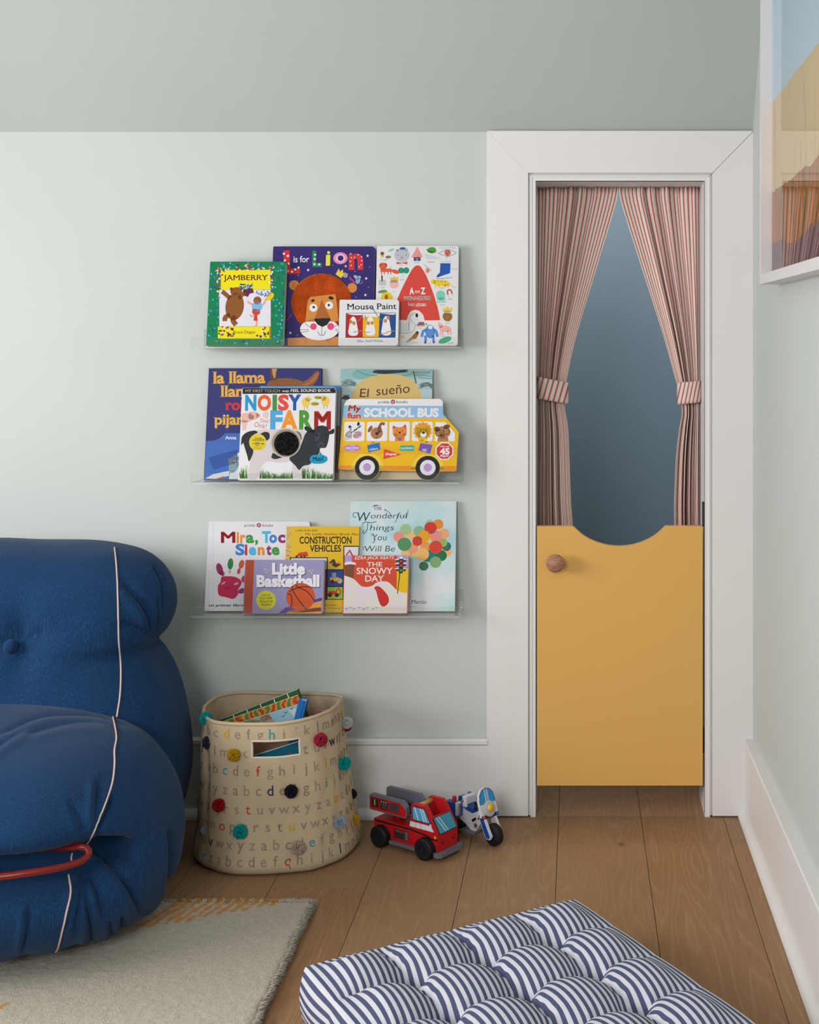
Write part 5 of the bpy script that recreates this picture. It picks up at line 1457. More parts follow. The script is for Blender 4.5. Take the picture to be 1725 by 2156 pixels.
def back_tuft(Pt, N):
    d = np.hypot(Pt[..., 0]-BTN.x, Pt[..., 2]-BTN.z); th = np.arctan2(Pt[..., 2]-BTN.z, Pt[..., 0]-BTN.x)
    fr = Pt[..., 1] < 2.75
    Q = Pt.copy()
    Q[..., 1] += fr*(0.030*np.exp(-(d/0.050)**2) + 0.004*np.sin(4*th+0.9)*np.exp(-((d-0.06)/0.05)**2))
    return Q
BACK_FOLDS = [([(263, 1230), (292, 1259), (314, 1290), (322, 1320), (320, 1352)], 0.016, 7, 0.006),
              ([(252, 1311), (280, 1316), (302, 1328), (322, 1348)], 0.013, 6, -0.004),
              ([(322, 1186), (341, 1222), (347, 1262), (343, 1300)], 0.009, 5, 0.003),
              ([(331, 1262), (337, 1300), (331, 1340)], 0.007, 4, 0.003),
              ([(40, 1380), (70, 1392), (100, 1394)], 0.003, 6, 0.001)]
backm = slices(btab, 230, 420, [lumps(0.006, 7, 0), back_tuft, creases(BACK_FOLDS)])
backo = backm.build('backrest', M_DENIM, chair, smooth=True); backo.matrix_parent_inverse = cinv
# --- seat roll
PIN = Vector((px_x(188, 2.20), 2.20, px_z(1798, 2.20)))       # where the clamp pinches the cover
ZC = PIN.z
stab = [(0.031, 0.34, 2.3, 2.66, 2.3), (0.035, 0.42, 2.235, 2.67, 2.5), (0.0418, 0.468, 2.185, 2.68, 2.6), (0.0741, 0.502, 2.135, 2.68, 2.7), (0.1177, 0.522, 2.108, 2.68, 2.8), (0.1653, 0.53, 2.105, 2.68, 2.8), (0.2075, 0.529, 2.112, 2.68, 2.8), (0.249, 0.524, 2.104, 2.68, 2.8), (0.2853, 0.512, 2.105, 2.68, 2.7), (0.3212, 0.49, 2.128, 2.67, 2.6), (0.3521, 0.455, 2.175, 2.66, 2.5), (0.374, 0.4, 2.235, 2.64, 2.4), (0.3887, 0.31, 2.3, 2.61, 2.3), (0.3965, 0.19, 2.37, 2.57, 2.2), (0.399, 0.02, 2.45, 2.5, 2.0)]
def seat_cinch(Pt, N):
    x, y, z = Pt[..., 0], Pt[..., 1], Pt[..., 2]
    front = np.clip((2.40-y)/0.12, 0, 1)
    xr = x - PIN.x
    along = np.where(xr < 0, 1.0, np.exp(-(xr/0.045)**2))
    zc = ZC - 0.010 + 0.012*np.clip(-xr/0.2, 0, 1)
    dep = np.where(z > zc, np.exp(-((z-zc)/0.019)**2), np.exp(-((z-zc)/0.042)**2))
    d = np.hypot(xr, z-ZC)
    Q = Pt.copy()
    Q[..., 1] += front*(0.085*dep*along + 0.030*np.exp(-(d/0.060)**2) + 0.020*np.exp(-(d/0.030)**2))
    # the upper roll swells over the clamp
    Q[..., 1] -= front*along*0.020*np.exp(-((z-zc-0.050)/0.030)**2)
    return Q
def seat_hem(Pt, N):
    x, y, z = Pt[..., 0], Pt[..., 1], Pt[..., 2]
    g = np.exp(-((z-0.028)/0.030)**2)
    return Pt + N*(0.0045*g*np.sin(85*(x + 0.35*y) + 2*np.sin(11*x)))[..., None]
SEAT_FOLDS = [([(208, 1648), (205, 1700), (197, 1745)], 0.010, 6, 0.004), ([(240, 1676), (222, 1722), (200, 1768)], 0.013, 7, 0.005),
              ([(196, 1782), (245, 1833), (279, 1878), (300, 1938)], 0.016, 8, 0.007), ([(182, 1826), (206, 1877), (221, 1950)], 0.012, 6, 0.005),
              ([(180, 1826), (182, 1877), (192, 1955), (189, 2008)], 0.013, 6, 0.005), ([(173, 1828), (168, 1905), (155, 1978)], 0.014, 6, 0.005),
              ([(166, 1834), (150, 1920), (138, 1960)], 0.009, 5, 0.003), ([(357, 1746), (360, 1820), (351, 1891), (322, 1955), (296, 1988)], 0.016, 6, 0.007),
              ([(60, 1915), (56, 1970), (46, 2012)], 0.011, 5, 0.004), ([(259, 1930), (256, 1960), (246, 1995)], 0.009, 5, 0.003), ([(232, 1940), (234, 1975), (226, 2004)], 0.007, 4, 0.003),
              ([(212, 1790), (260, 1806), (300, 1826)], 0.008, 9, 0.005), ([(0, 1545), (83, 1508), (167, 1502), (236, 1511), (300, 1540)], 0.006, 6, 0.004), ([(60, 1545), (120, 1528), (180, 1521), (236, 1530), (310, 1576)], 0.004, 6, 0.003),
              ([(-40, 1600), (10, 1560), (60, 1535)], 0.006, 6, 0.004), ([(150, 1690), (170, 1730), (180, 1765)], 0.005, 6, 0.002)]
seatm = slices(stab, 260, 560, [lumps(0.006, 6, 3), seat_cinch, seat_hem, creases(SEAT_FOLDS)])
seato = seatm.build('seat', M_DENIM, chair, smooth=True); seato.matrix_parent_inverse = cinv
def bvh_of(mb): return BVHTree.FromPolygons([tuple(v) for v in mb.v], mb.f)
EYE = Vector((0, 0, CZ))
def hit(bvh, px, py):
    d = (P(px, py, 1.0) - EYE).normalized()
    h = bvh.ray_cast(EYE, d)
    return h[0], h[1]
bb, sb = bvh_of(backm), bvh_of(seatm)
def seam(bvh, pts, name):
    """raised pale tape following the cushion along pixels read off the photograph"""
    path = []
    for q in smooth_curve(pts, 8):
        p, n = hit(bvh, *q)
        if p is None: continue
        d = (EYE - p).normalized()
        if n.dot(d) < 0: n = -n
        path.append(p + n*0.0009)
    if len(path) < 2: return
    m = MB()
    m.tube(path, 0.0016, 8, M_SELV)
    m.tube([p + Vector((-0.0016, 0.0001, 0)) for p in path], 0.0009, 6, M_STITCH)
    o = m.build('seam_tape', None, chair, smooth=True); o.matrix_parent_inverse = cinv
    o['label'] = 'pale selvedge tape'
seam(bb, [(241, 1153), (245, 1190), (248, 1250), (249, 1310), (250, 1350), (254, 1400), (254, 1440), (252, 1470), (248, 1496), (246, 1510)], 'back')
seam(sb, [(240, 1501), (238, 1512), (242, 1530), (245, 1555), (241, 1580), (241, 1610), (236, 1650), (222, 1690), (206, 1730), (192, 1762), (180, 1780)], 'seat')
seam(sb, [(152, 1797), (150, 1808), (152, 1816)], 'mid')
seam(sb, [(145, 1842), (149, 1870), (147, 1890), (140, 1920), (131, 1960), (122, 1995), (117, 2003)], 'low')
# button
p, n = hit(bb, 25, 1360)
m = MB(); m.lathe([(0.0001, 0.016), (0.008, 0.0148), (0.0125, 0.011), (0.0148, 0.005), (0.0150, 0.0), (0.012, -0.004)], 28, M=Matrix.Translation(p + Vector((0, -0.004, 0))) @ Matrix.Rotation(R(90), 4, 'X'))
o = m.build('button', M_DENIM, chair, smooth=True); o.matrix_parent_inverse = cinv; o['label'] = 'covered button'
# red hairpin clamp round the front of the seat
def on_seat(px, py, off):
    p, n = hit(sb, px, py)
    return p + Vector((0.15, -1, 0)).normalized()*off
lo = [P(px, py, Y) for px, py, Y in ((-640, 1850, 2.15), (-330, 1862, 2.09), (-120, 1857, 2.090), (0, 1846, 2.106), (60, 1838, 2.118), (110, 1830, 2.135), (146, 1822, 2.155))]
bend = [P(px, py, Y) for px, py, Y in ((168, 1815, 2.168), (182, 1805, 2.180), (187, 1794, 2.186), (182, 1786, 2.190), (168, 1783, 2.190))]
hi = [P(px, py, Y) for px, py, Y in ((140, 1785, 2.205), (100, 1786, 2.225), (40, 1788, 2.235), (-100, 1796, 2.235), (-330, 1800, 2.23), (-640, 1795, 2.25))]
m = MB(); m.tube(smooth_curve(lo, 6) + smooth_curve(bend, 6) + smooth_curve(hi, 6), 0.0063, 14)
o = m.build('clamp', M_REDTUBE, chair, smooth=True); o.matrix_parent_inverse = cinv; o['label'] = 'red steel clamp'
# ------------------------------------------------------------------ canvas book basket with printed letters and pompoms
BB = Vector((px_x(586, 2.836), 2.838, 0)); BT = Vector((px_x(576, 2.850), 2.852, 0))
BHT = 0.312
bprof = [(0.0, 0.160, 0.150), (0.004, 0.172, 0.160), (0.018, 0.179, 0.166), (0.040, 0.1765, 0.163), (0.080, 0.171, 0.158), (0.14, 0.164, 0.153), (0.20, 0.1585, 0.149), (0.26, 0.1525, 0.146), (0.312, 0.148, 0.1435)]
bps = smooth_curve(bprof, 10)
def brad(z):
    z = min(max(z, 0), BHT)
    for a, b in zip(bps, bps[1:]):
        if z <= b[0] + 1e-9:
            u = (z-a[0])/(b[0]-a[0]) if b[0] > a[0] else 0
            return a[1]+(b[1]-a[1])*u, a[2]+(b[2]-a[2])*u
    return bps[-1][1:]
def bask_pt(th, z, off=0.0):
    """point on the wall of the basket; th = 0 faces right, -90 deg faces the camera"""
    rx, ry = brad(z)
    c = BB + (BT-BB)*(z/BHT)
    ex = 2.35 + 0.35*(z/BHT)
    ct, st = math.cos(th), math.sin(th)
    x = sgn(ct)*abs(ct)**(2/ex)*(rx+off); y = sgn(st)*abs(st)**(2/ex)*(ry+off)
    k = (1-z/BHT)
    w = 0.004*noise.noise(Vector((math.cos(th)*2.2, math.sin(th)*2.2, z*7))) + 0.0022*noise.noise(Vector((math.cos(th)*5, math.sin(th)*5, z*22)))
    # soft creases: one running down the left front, sagging folds low down
    w -= 0.006*math.exp(-((th + 2.36 + 0.5*(z-0.2))/0.07)**2)*math.exp(-((z-0.17)/0.11)**2)
    w += 0.0035*math.sin(42*z + 2*math.sin(2*th))*max(0, k-0.55)
    l = math.hypot(x, y) or 1
    zz = z + (0.006*math.cos(2*th+0.4) - 0.004*math.sin(th))*(z/BHT)**3
    return Vector((c.x + x*(1+w/l), c.y + y*(1+w/l), zz + 0.001))
t = NT('beige_canvas')
f = t.noise(t.coords('Object', (700, 700, 700)), 1.0, 2, 0.6); g = t.noise(t.coords('Object'), 12.0, 3)
t.l(t.mix(t.math('MULTIPLY', g, 0.4), t.ramp(f, [(0.3, rgba((190, 169, 138))), (0.7, rgba((209, 189, 158)))]), rgba((200, 176, 146))), t.b.inputs['Base Color'])
t.bump(f, 0.25, 0.0008); t.set(0.9, 0.1)
M_CANVAS = t.m
basket = thing('storage_basket', (BB.x, BB.y, 0), 'beige canvas storage basket printed with letters and dotted with pompoms', 'basket')
binv = Matrix.Translation(basket.location).inverted()
NTH, NZ = 200, 78
m = MB()
def bz(j): return BHT*j/(NZ-1)
# the handle slot in the front
def slot_th(px):
    """angle on the front wall seen at px"""
    lo_, hi_ = -math.pi, 0.0
    for _ in range(40):
        mid = (lo_+hi_)/2; p = bask_pt(mid, 0.258)
        if VX + p.x*F/p.y < px: lo_ = mid
        else: hi_ = mid
    return (lo_+hi_)/2
def slot_z(py, th):
    lo_, hi_ = 0.0, BHT
    for _ in range(40):
        mid = (lo_+hi_)/2; p = bask_pt(th, mid)
        if VY + (CZ-p.z)*F/p.y > py: lo_ = mid
        else: hi_ = mid
    return (lo_+hi_)/2
ST0, ST1 = slot_th(530.5), slot_th(632)
SZ0, SZ1 = slot_z(1594.5, (ST0+ST1)/2), slot_z(1559.5, (ST0+ST1)/2)
ths = [-math.pi + 2*math.pi*i/NTH for i in range(NTH)]
def snap(vals, targets):
    vals = list(vals)
    for q in targets:
        k = min(range(len(vals)), key=lambda i: abs(vals[i]-q)); vals[k] = q
    return vals
ths = snap(ths, (ST0, ST1)); zs = snap([bz(j) for j in range(NZ)], (SZ0, SZ1))
wall = 0.0035
outer = [[bask_pt(a, z) for a in ths] for z in zs]
inner = [[bask_pt(a, max(z, 0.006), -wall) for a in ths] for z in zs]
for g_ in (outer, inner):
    for row in g_: m.v += row
def vid(layer, j, i): return layer*NTH*NZ + j*NTH + (i % NTH)
def in_slot(i, j):
    return ST0 - 1e-6 <= ths[i] and (ths[(i+1) % NTH] if i+1 < NTH else 9) <= ST1 + 1e-6 and SZ0 - 1e-6 <= zs[j] and zs[j+1] <= SZ1 + 1e-6
for j in range(NZ-1):
    for i in range(NTH):
        if in_slot(i, j): continue
        m.f.append((vid(0, j, i), vid(0, j, i+1), vid(0, j+1, i+1), vid(0, j+1, i))); m.m.append(0)
        m.f.append((vid(1, j, i), vid(1, j+1, i), vid(1, j+1, i+1), vid(1, j, i+1))); m.m.append(0)
for i in range(NTH):
    m.f.append((vid(0, NZ-1, i), vid(0, NZ-1, i+1), vid(1, NZ-1, i+1), vid(1, NZ-1, i))); m.m.append(0)
m.f.append(tuple(vid(0, 0, i) for i in range(NTH-1, -1, -1))); m.m.append(0)
m.f.append(tuple(vid(1, 0, i) for i in range(NTH))); m.m.append(0)
m.mats = [M_CANVAS]
# printed letters: rows of the alphabet wrapped round the wall
LG = [(150, 134, 114), (160, 144, 122)]
LCOL = {'r': (196, 78, 70), 'y': (206, 166, 50), 't': (64, 156, 160), 'n': (54, 62, 88), 'b': (120, 126, 160)}
_tab = {}
def arc_table(z):
    """angle and running length round the wall at height z"""
    k = round(z, 3)
    if k not in _tab:
        N_ = 1500; a = [-math.pi + (math.pi+0.3)*i/N_ for i in range(N_+1)]
        L_ = [0.0]; p = bask_pt(a[0], z)
        for q in a[1:]:
            r = bask_pt(q, z); L_.append(L_[-1] + (r-p).length); p = r
        _tab[k] = (a, L_)
    return _tab[k]
def lookup(xs, ys, x):
    lo_, hi_ = 0, len(xs)-1
    if x <= xs[0]: return ys[0]
    if x >= xs[-1]: return ys[-1]
    while hi_-lo_ > 1:
        mid = (lo_+hi_)//2
        if xs[mid] <= x: lo_ = mid
        else: hi_ = mid
    u = (x-xs[lo_])/((xs[hi_]-xs[lo_]) or 1)
    return ys[lo_] + (ys[hi_]-ys[lo_])*u
def letter_row(text, k0, zoomx, py, cols, pitch=0.0250, hgt=0.0225):
    th = slot_th(CROPS[7][0] + zoomx*CROPS[7][2])
    z0 = slot_z(py, -math.pi/2)
    A_, L_ = arc_table(z0)
    s0 = lookup(A_, L_, th); smax = L_[-1]
    for k, ch in enumerate(text):
        sk = s0 + (k-k0)*pitch
        vs, fs = glyphs(ch, 0.006)
        if not vs or not (0.01 < sk < smax-0.03): continue
        w0 = (min(v[0] for v in vs) + max(v[0] for v in vs))/2
        sc = hgt/_cap*0.92
        c = LCOL.get(cols.get(k)) or LG[k % 2]
        pts = []; ok = []
        for v in vs:
            z = z0 + v[1]*sc
            th_ = lookup(L_, A_, sk + (v[0]-w0)*sc)
            pts.append(bask_pt(th_, z, 0.0006))
            ok.append(not (ST0-0.02 < th_ < ST1+0.02 and SZ0-0.004 < z < SZ1+0.004))
        m.add(pts, [f for f in fs if all(ok[i] for i in f)], mat(c, 0.9, 0.05))
al = 'abcdefghijklmnopqrstuvwxyz'
R1 = 'xyzabcdefghijklmnopqr'; letter_row(R1, R1.index('h'), 790, 1556.5, {2: 'r', 6: 'y', 10: 't', 14: 'b', 19: 'y'})
R2 = 'hijklmnopqrstuvwxyzab'; letter_row(R2, R2.index('t'), 1090, 1595.8, {2: 'n', 15: 'n'})
R3 = 'zabcdefghijklmnopqrs'; letter_row(R3, R3.index('g'), 768, 1634.5, {3: 't', 6: 'r', 12: 'y'})
R4 = 'wxyzabcdefghijklmno'; letter_row(R4, R4.index('c'), 660, 1675.5, {7: 'n', 12: 't'})
R5 = 'nopqrstuvwxyzabcdef'; letter_row(R5, R5.index('u'), 672, 1714.5, {6: 'r', 14: 'y'})
R6 = 'jklmnopqrstuvwxyzabc'; letter_row(R6, R6.index('s'), 742, 1751.5, {5: 'r', 11: 'y'})
R7 = 'stuvwxyzabcdefghijklm'; letter_row(R7, R7.index('a'), 710, 1790.5, {3: 'n', 12: 't', 17: 'r'})
R8 = 'vwxyzabcdefqhijklmnopq'; letter_row(R8, R8.index('q', 8), 905, 1825.5, {3: 't', 11: 'r', 16: 'n'})
bo = m.build('body', None, basket, smooth=True, recalc=False); bo.matrix_parent_inverse = binv
bb_ = BVHTree.FromPolygons([tuple(v) for v in m.v], m.f)
# rolled rim, stitched slot edge, seams inside
m = MB()
rimp = [(bask_pt(a, BHT) + bask_pt(a, BHT, -wall))/2 for a in ths]
m.tube(rimp, 0.0042, 10, M_CANVAS, closed=True)
o = m.build('rim', None, basket, smooth=True); o.matrix_parent_inverse = binv
m = MB()
N = 14
sl = [bask_pt(ST0 + (ST1-ST0)*k/N, SZ0, -wall/2) for k in range(N+1)] + [bask_pt(ST1, SZ0 + (SZ1-SZ0)*k/6, -wall/2) for k in range(1, 6)] \
   + [bask_pt(ST1 + (ST0-ST1)*k/N, SZ1, -wall/2) for k in range(N+1)] + [bask_pt(ST0, SZ1 + (SZ0-SZ1)*k/6, -wall/2) for k in range(1, 6)]
m.tube(sl, 0.0026, 8, mat((226, 214, 196), 0.9, 0.1), closed=True)
o = m.build('handle_slot_edge', None, basket, smooth=True); o.matrix_parent_inverse = binv
# pompoms: one ball of yarn tufts per colour
PC = {'teal': (20, 168, 166), 'crimson': (186, 52, 74), 'mustard': (206, 162, 30), 'black': (40, 40, 50), 'red': (176, 34, 40), 'pale blue': (168, 186, 204), 'grey white': (204, 204, 208), 'beige': (200, 178, 158), 'midnight': (52, 54, 78)}
def pompom_mesh(cname, seed):
    m = MB(); rnd = srnd(seed)
    for k in range(620):
        a = rnd.uniform(0, 2*math.pi); cz = rnd.uniform(-1, 1); s_ = math.sqrt(1-cz*cz)
        d = Vector((s_*math.cos(a), s_*math.sin(a), cz))
        r0, r1 = 0.35, rnd.uniform(0.86, 1.06)
        u = d.cross(Vector((0.3, 0.5, 0.8))).normalized(); w = d.cross(u)
        q = rnd.uniform(0, 6.28); w0 = 0.10
        ring = [d*r0 + (u*math.cos(q+x) + w*math.sin(q+x))*w0*0.4 for x in (0, 2.09, 4.19)]
        tip = [d*r1 + (u*math.cos(q+x) + w*math.sin(q+x))*w0*0.75 for x in (0, 2.09, 4.19)]
        m.add(ring + tip, [(0, 1, 4, 3), (1, 2, 5, 4), (2, 0, 3, 5), (3, 4, 5)])
    M = mat(PC[cname], 0.95, 0.05, var=0.3, name=cname.replace(' ', '_') + '_yarn')
    ob = m.build('pompom', M, basket, recalc=False)
    me = ob.data; bpy.data.objects.remove(ob)
    return me
pm = {}
for (cname, px, py, r) in (('teal', 434, 1513, 14), ('midnight', 441, 1563, 15), ('mustard', 494.8, 1588, 13.5), ('crimson', 670, 1556.5, 14.5), ('teal', 717, 1608, 14), ('grey white', 723, 1522, 12.5),
                           ('black', 613, 1665, 14), ('red', 466, 1694, 13.5), ('teal', 508.7, 1749, 15), ('pale blue', 710, 1731, 13), ('mustard', 745, 1727, 12.5), ('pale blue', 433, 1748, 11),
                           ('beige', 627, 1783, 14.5), ('black', 741, 1672, 11), ('red', 727, 1532, 8), ('beige', 440, 1624, 8)):
    if cname not in pm: pm[cname] = pompom_mesh(cname, len(pm)+30)
    q = None
    for k in range(60):                                   # silhouette pompoms: step inwards until the wall is met
        pxx = px + (586-px)*0.012*k
        d = (P(pxx, py, 1.0) - EYE).normalized(); h = bb_.ray_cast(EYE, d)
        if h[0] is not None: q = h; break
    p, n = q[0], q[1]
    s_ = F/p.y; rr = r/s_
    if n.dot(EYE - p) < 0: n = -n
    ob = bpy.data.objects.new('pompom', pm[cname]); C.objects.link(ob); ob.parent = basket; ob.matrix_parent_inverse = binv
    ctr = p + n*rr*0.62
    if px < 445 or px > 735: ctr = P(px, py, p.y + 0.01)
    ob.location = ctr; ob.scale = (rr, rr, rr); ob.rotation_euler = (px*0.1, py*0.1, 0.4)
    ob['label'] = cname + ' yarn pompom'

# ------------------------------------------------------------------ books standing in the basket
def basket_book(name, label, corner, slope, W, H, Y, th, cover, parts, lean=4.0, anchor='TR', mpages=True):
    """thin book turned in its own plane; corner: pixel of its upper right (or left) corner at depth Y"""
    o = P(*corner, Y)
    root = thing(name, o, label, 'book', 'books standing in the basket', (R(-lean), R(-slope), 0))
    x0, x1 = (-W, 0) if anchor == 'TR' else (0, W)
    m = MB(); m.box(x0, x1, 0, 0.0018, -H, 0, cover); m.box(x0, x1, th-0.0018, th, -H, 0, cover)
    side = x0 if anchor == 'TR' else x0
    m.box(side, side+0.0018, 0.0018, th-0.0018, -H, 0, cover)
    parts(m, x0, x1, H)
    m.build('cover', None, root, recalc=False)
    m = MB(); m.box(x0 + 0.003, x1 - 0.0025, 0.0019, th-0.0019, -H + 0.003, -0.0025, M_PAGES); m.build('page_block', None, root, recalc=False)
    return root
def quad(m, pts, c, y=-0.0002):
    m.add([(p[0], y, p[1]) for p in pts], [tuple(range(len(pts)))], c if isinstance(c, bpy.types.Material) else mat(c, 0.4, 0.3))
def green_art(m, x0, x1, H):
    for k in range(5): quad(m, [(x1-0.028-0.033*k, 0), (x1-0.0255-0.033*k, 0), (x1-0.0255-0.033*k, -0.03), (x1-0.028-0.033*k, -0.03)], (230, 232, 226))
    quad(m, [(x0, 0), (x1, 0), (x1, -0.0012), (x0, -0.0012)], (226, 226, 220))
t = NT('green_turf_print'); f = t.noise(t.coords('Object'), 900.0, 2)
t.l(t.ramp(f, [(0.3, rgba((20, 62, 28))), (0.7, rgba((52, 120, 52)))]), t.b.inputs['Base Color']); t.set(0.5, 0.3); M_TURF = t.m
basket_book('picture_book', 'picture book with a green turf cover and white lines, rearmost in the basket', (627.5, 1450), 21.5, 0.190, 0.215, 2.892, 0.008, M_TURF, green_art)
t = NT('flame_swirl_print')
wv = t.n('ShaderNodeTexWave'); wv.inputs['Scale'].default_value = 9.0; wv.inputs['Distortion'].default_value = 7.0; wv.inputs['Detail'].default_value = 2.0; wv.inputs['Detail Scale'].default_value = 1.2
t.l(t.coords('Object', (1.2, 1, 3.5)), wv.inputs['Vector'])
t.l(t.ramp(wv.outputs[0], [(0.0, rgba((196, 62, 26))), (0.3, rgba((226, 128, 44))), (0.55, rgba((232, 190, 84))), (0.75, rgba((150, 140, 60))), (1.0, rgba((96, 128, 66)))]), t.b.inputs['Base Color']); t.set(0.45, 0.3); M_FLAME = t.m
basket_book('picture_book', 'picture book with orange and green swirls, in front of the turf book in the basket', (627, 1463), 19.5, 0.20, 0.20, 2.878, 0.007, M_FLAME,
            lambda m, x0, x1, H: quad(m, [(x0, 0), (x1, 0), (x1, -0.0012), (x0, -0.0012)], (226, 220, 200)))
t = NT('painted_scene_print'); vo = t.n('ShaderNodeTexVoronoi'); vo.inputs['Scale'].default_value = 70.0; t.l(t.coords('Object'), vo.inputs['Vector'])
t.l(t.ramp(t.math('MULTIPLY_ADD', vo.outputs['Color'], 1.0, 0.0), [(0.1, rgba((70, 70, 84))), (0.35, rgba((160, 110, 80))), (0.55, rgba((120, 150, 130))), (0.8, rgba((190, 180, 140)))]), t.b.inputs['Base Color']); t.set(0.45, 0.3); M_SCENE = t.m
def scene_art(m, x0, x1, H):
    quad(m, [(x1-0.075, -0.001), (x1, -0.001), (x1, -0.06), (x1-0.05, -0.06)], (150, 196, 214))
    quad(m, [(x1-0.03, -0.004), (x1, -0.010), (x1, -0.05), (x1-0.018, -0.03)], (206, 216, 222), -0.0004)
    e = [(x1-0.125 + 0.019*math.cos(a), -0.020 + 0.012*math.sin(a)) for a in [2*math.pi*k/20 for k in range(20)]]
    quad(m, e, (30, 26, 28), -0.0004)
    e = [(x1-0.128 + 0.014*math.cos(a), -0.024 + 0.010*math.sin(a)) for a in [2*math.pi*k/20 for k in range(20)]]
    quad(m, e, (146, 84, 52), -0.0006)
    quad(m, [(x1-0.17, -0.018), (x1-0.143, -0.018), (x1-0.143, -0.03), (x1-0.17, -0.03)], (190, 50, 50), -0.0004)
    for dx, dz in ((-0.036, -0.010), (-0.044, -0.016), (-0.022, -0.006)):
        quad(m, [(x1+dx-0.006, dz+0.003), (x1+dx, dz), (x1+dx+0.006, dz+0.004), (x1+dx, dz-0.002)], (50, 60, 70), -0.0006)
    quad(m, [(x0, 0), (x1, 0), (x1, -0.0012), (x0, -0.0012)], (226, 222, 214), -0.0006)
basket_book('picture_book', 'picture book with a painted sky and birds in the basket', (632, 1481), 17.5, 0.175, 0.17, 2.856, 0.007, M_SCENE, scene_art)
M_KRAFT = mat((184, 138, 104), 0.7, 0.15, var=0.06, name='tan_cover')
basket_book('picture_book', 'plain tan book low in the basket, seen over the front rim and through the slot', (632, 1512), 14.0, 0.125, 0.135, 2.832, 0.009, M_KRAFT, lambda m, x0, x1, H: None)
M_BLUEC = mat((24, 104, 180), 0.4, 0.35, name='bright_blue_cover')
basket_book('picture_book', 'bright blue book tilted upright at the right of the swirl book in the basket', (629.5, 1473), -13.5, 0.0175, 0.185, 2.798, 0.026, M_BLUEC,
            lambda m, x0, x1, H: quad(m, [(x0+0.012, -0.001), (x0+0.0135, -0.001), (x0+0.0135, -H+0.001), (x0+0.012, -H+0.001)], (14, 70, 140)), lean=2.0, anchor='TL')
M_PINK = mat((206, 134, 140), 0.6, 0.2, var=0.04, name='pink_cover')
basket_book('picture_book', 'dusty pink book low at the right side of the basket', (693, 1495.5), 1.5, 0.040, 0.165, 2.928, 0.018, M_PINK,
            lambda m, x0, x1, H: quad(m, [(x0, -0.022), (x1, -0.018), (x1, -0.06), (x0, -0.06)], (190, 178, 180)))
M_TEAL = mat((12, 116, 140), 0.4, 0.35, name='teal_cover')
def teal_art(m, x0, x1, H):
    quad(m, [(x0, 0), (x1, 0), (x1, -0.0022), (x0, -0.0022)], (226, 226, 220))
    vs, fs = glyphs('My Oh,', 0.0, 0.25); b_ = min(v[0] for v in vs); e_ = max(v[0] for v in vs); q = 0.034/(e_-b_)
    m.add([(x1-0.056 + (v[0]-b_)*q, -0.0003, -0.028 + v[1]*q*1.2) for v in vs], fs, mat((214, 60, 50), 0.5, 0.3))
basket_book('picture_book', 'teal book with red handwriting, seen through the slot in the basket front', (631.5, 1559), 17.5, 0.135, 0.145, 2.775, 0.007, M_TEAL, teal_art, lean=3.0)
# ------------------------------------------------------------------ wooden toys
M_TRED = mat((196, 22, 30), 0.42, 0.35, name='red_toy_paint'); M_TRED2 = mat((150, 16, 24), 0.5, 0.3, name='dark_red_toy_paint')
M_TGREY = mat((112, 112, 126), 0.5, 0.3, name='grey_toy_paint'); M_TYRE = mat((26, 26, 27), 0.6, 0.3, name='black_toy_wheel')
M_SKYW = mat((84, 172, 216), 0.35, 0.4, name='printed_blue_window'); M_TEALW = mat((58, 150, 180), 0.35, 0.4, name='printed_teal_window')
M_TWH = mat((226, 226, 230), 0.45, 0.3, name='white_toy_paint'); M_TBLUE = mat((24, 78, 166), 0.4, 0.35, name='blue_toy_paint'); M_TBLK = mat((24, 24, 26), 0.45, 0.35, name='black_toy_paint')
M_DOWEL = mat((206, 156, 104), 0.6, 0.2, name='wooden_dowel')
def wheel(parent, x, y, r, w, name='wheel', hub=None):
    """toy wheel on a sideways axle, ribbed tread and stepped hub"""
    m = MB(); M = Matrix.Translation((x, y, r)) @ Matrix.Rotation(R(90), 4, 'X')
    m.lathe([(0.0001, -w/2+0.003), (r*0.45, -w/2+0.003), (r*0.48, -w/2), (r*0.86, -w/2), (r, -w/2+0.003), (r, w/2-0.003), (r*0.86, w/2), (r*0.48, w/2), (r*0.45, w/2-0.003), (0.0001, w/2-0.003)], 40, M_TYRE, M)
    for k in range(36):
        a = 2*math.pi*k/36
        m.box(-0.0006, 0.0006, -0.0006, 0.0006, -w/2+0.003, w/2-0.003, M_TYRE, M @ Matrix.Rotation(a, 4, 'Z') @ Matrix.Translation((r, 0, 0)))
    o = sharp(m.build(name, None, parent), 40)
    h = MB(); h.lathe([(0.0001, -w/2-0.001), (r*0.20, -w/2-0.001), (r*0.25, -w/2+0.003), (r*0.25, w/2-0.003), (r*0.20, w/2+0.001), (0.0001, w/2+0.001)], 24, None, M)
    h.build('axle_cap', hub or M_TYRE, o, smooth=False)
    return o
def flat(m, pts, y, c, t_=0.0003):
    """printed patch on a vertical side lying at local y (towards -y)"""
    n = len(pts)
    tr = tessellate_polygon([[Vector((p[0], p[1], 0)) for p in pts]])
    m.add([(p[0], y - t_, p[1]) for p in pts], [tuple(k) for k in tr], c)
# --- fire engine: local x runs forwards, -y is the side towards the camera
H0 = Vector((-0.392, 2.8053, 0)); ax = Vector((0.1075, -0.0725, 0)); 
ang = math.atan2(ax.y, ax.x)
TC = Vector((-0.392+0.029, 2.805+0.033, 0.0008))
truck = thing('toy_fire_engine', TC, 'red wooden toy fire engine with black wheels, on the floor beside the basket', 'toy vehicle', None, (0, 0, ang))
WR, WX, WYO = 0.0235, 0.0655, 0.040
m = MB()
bw = 0.034
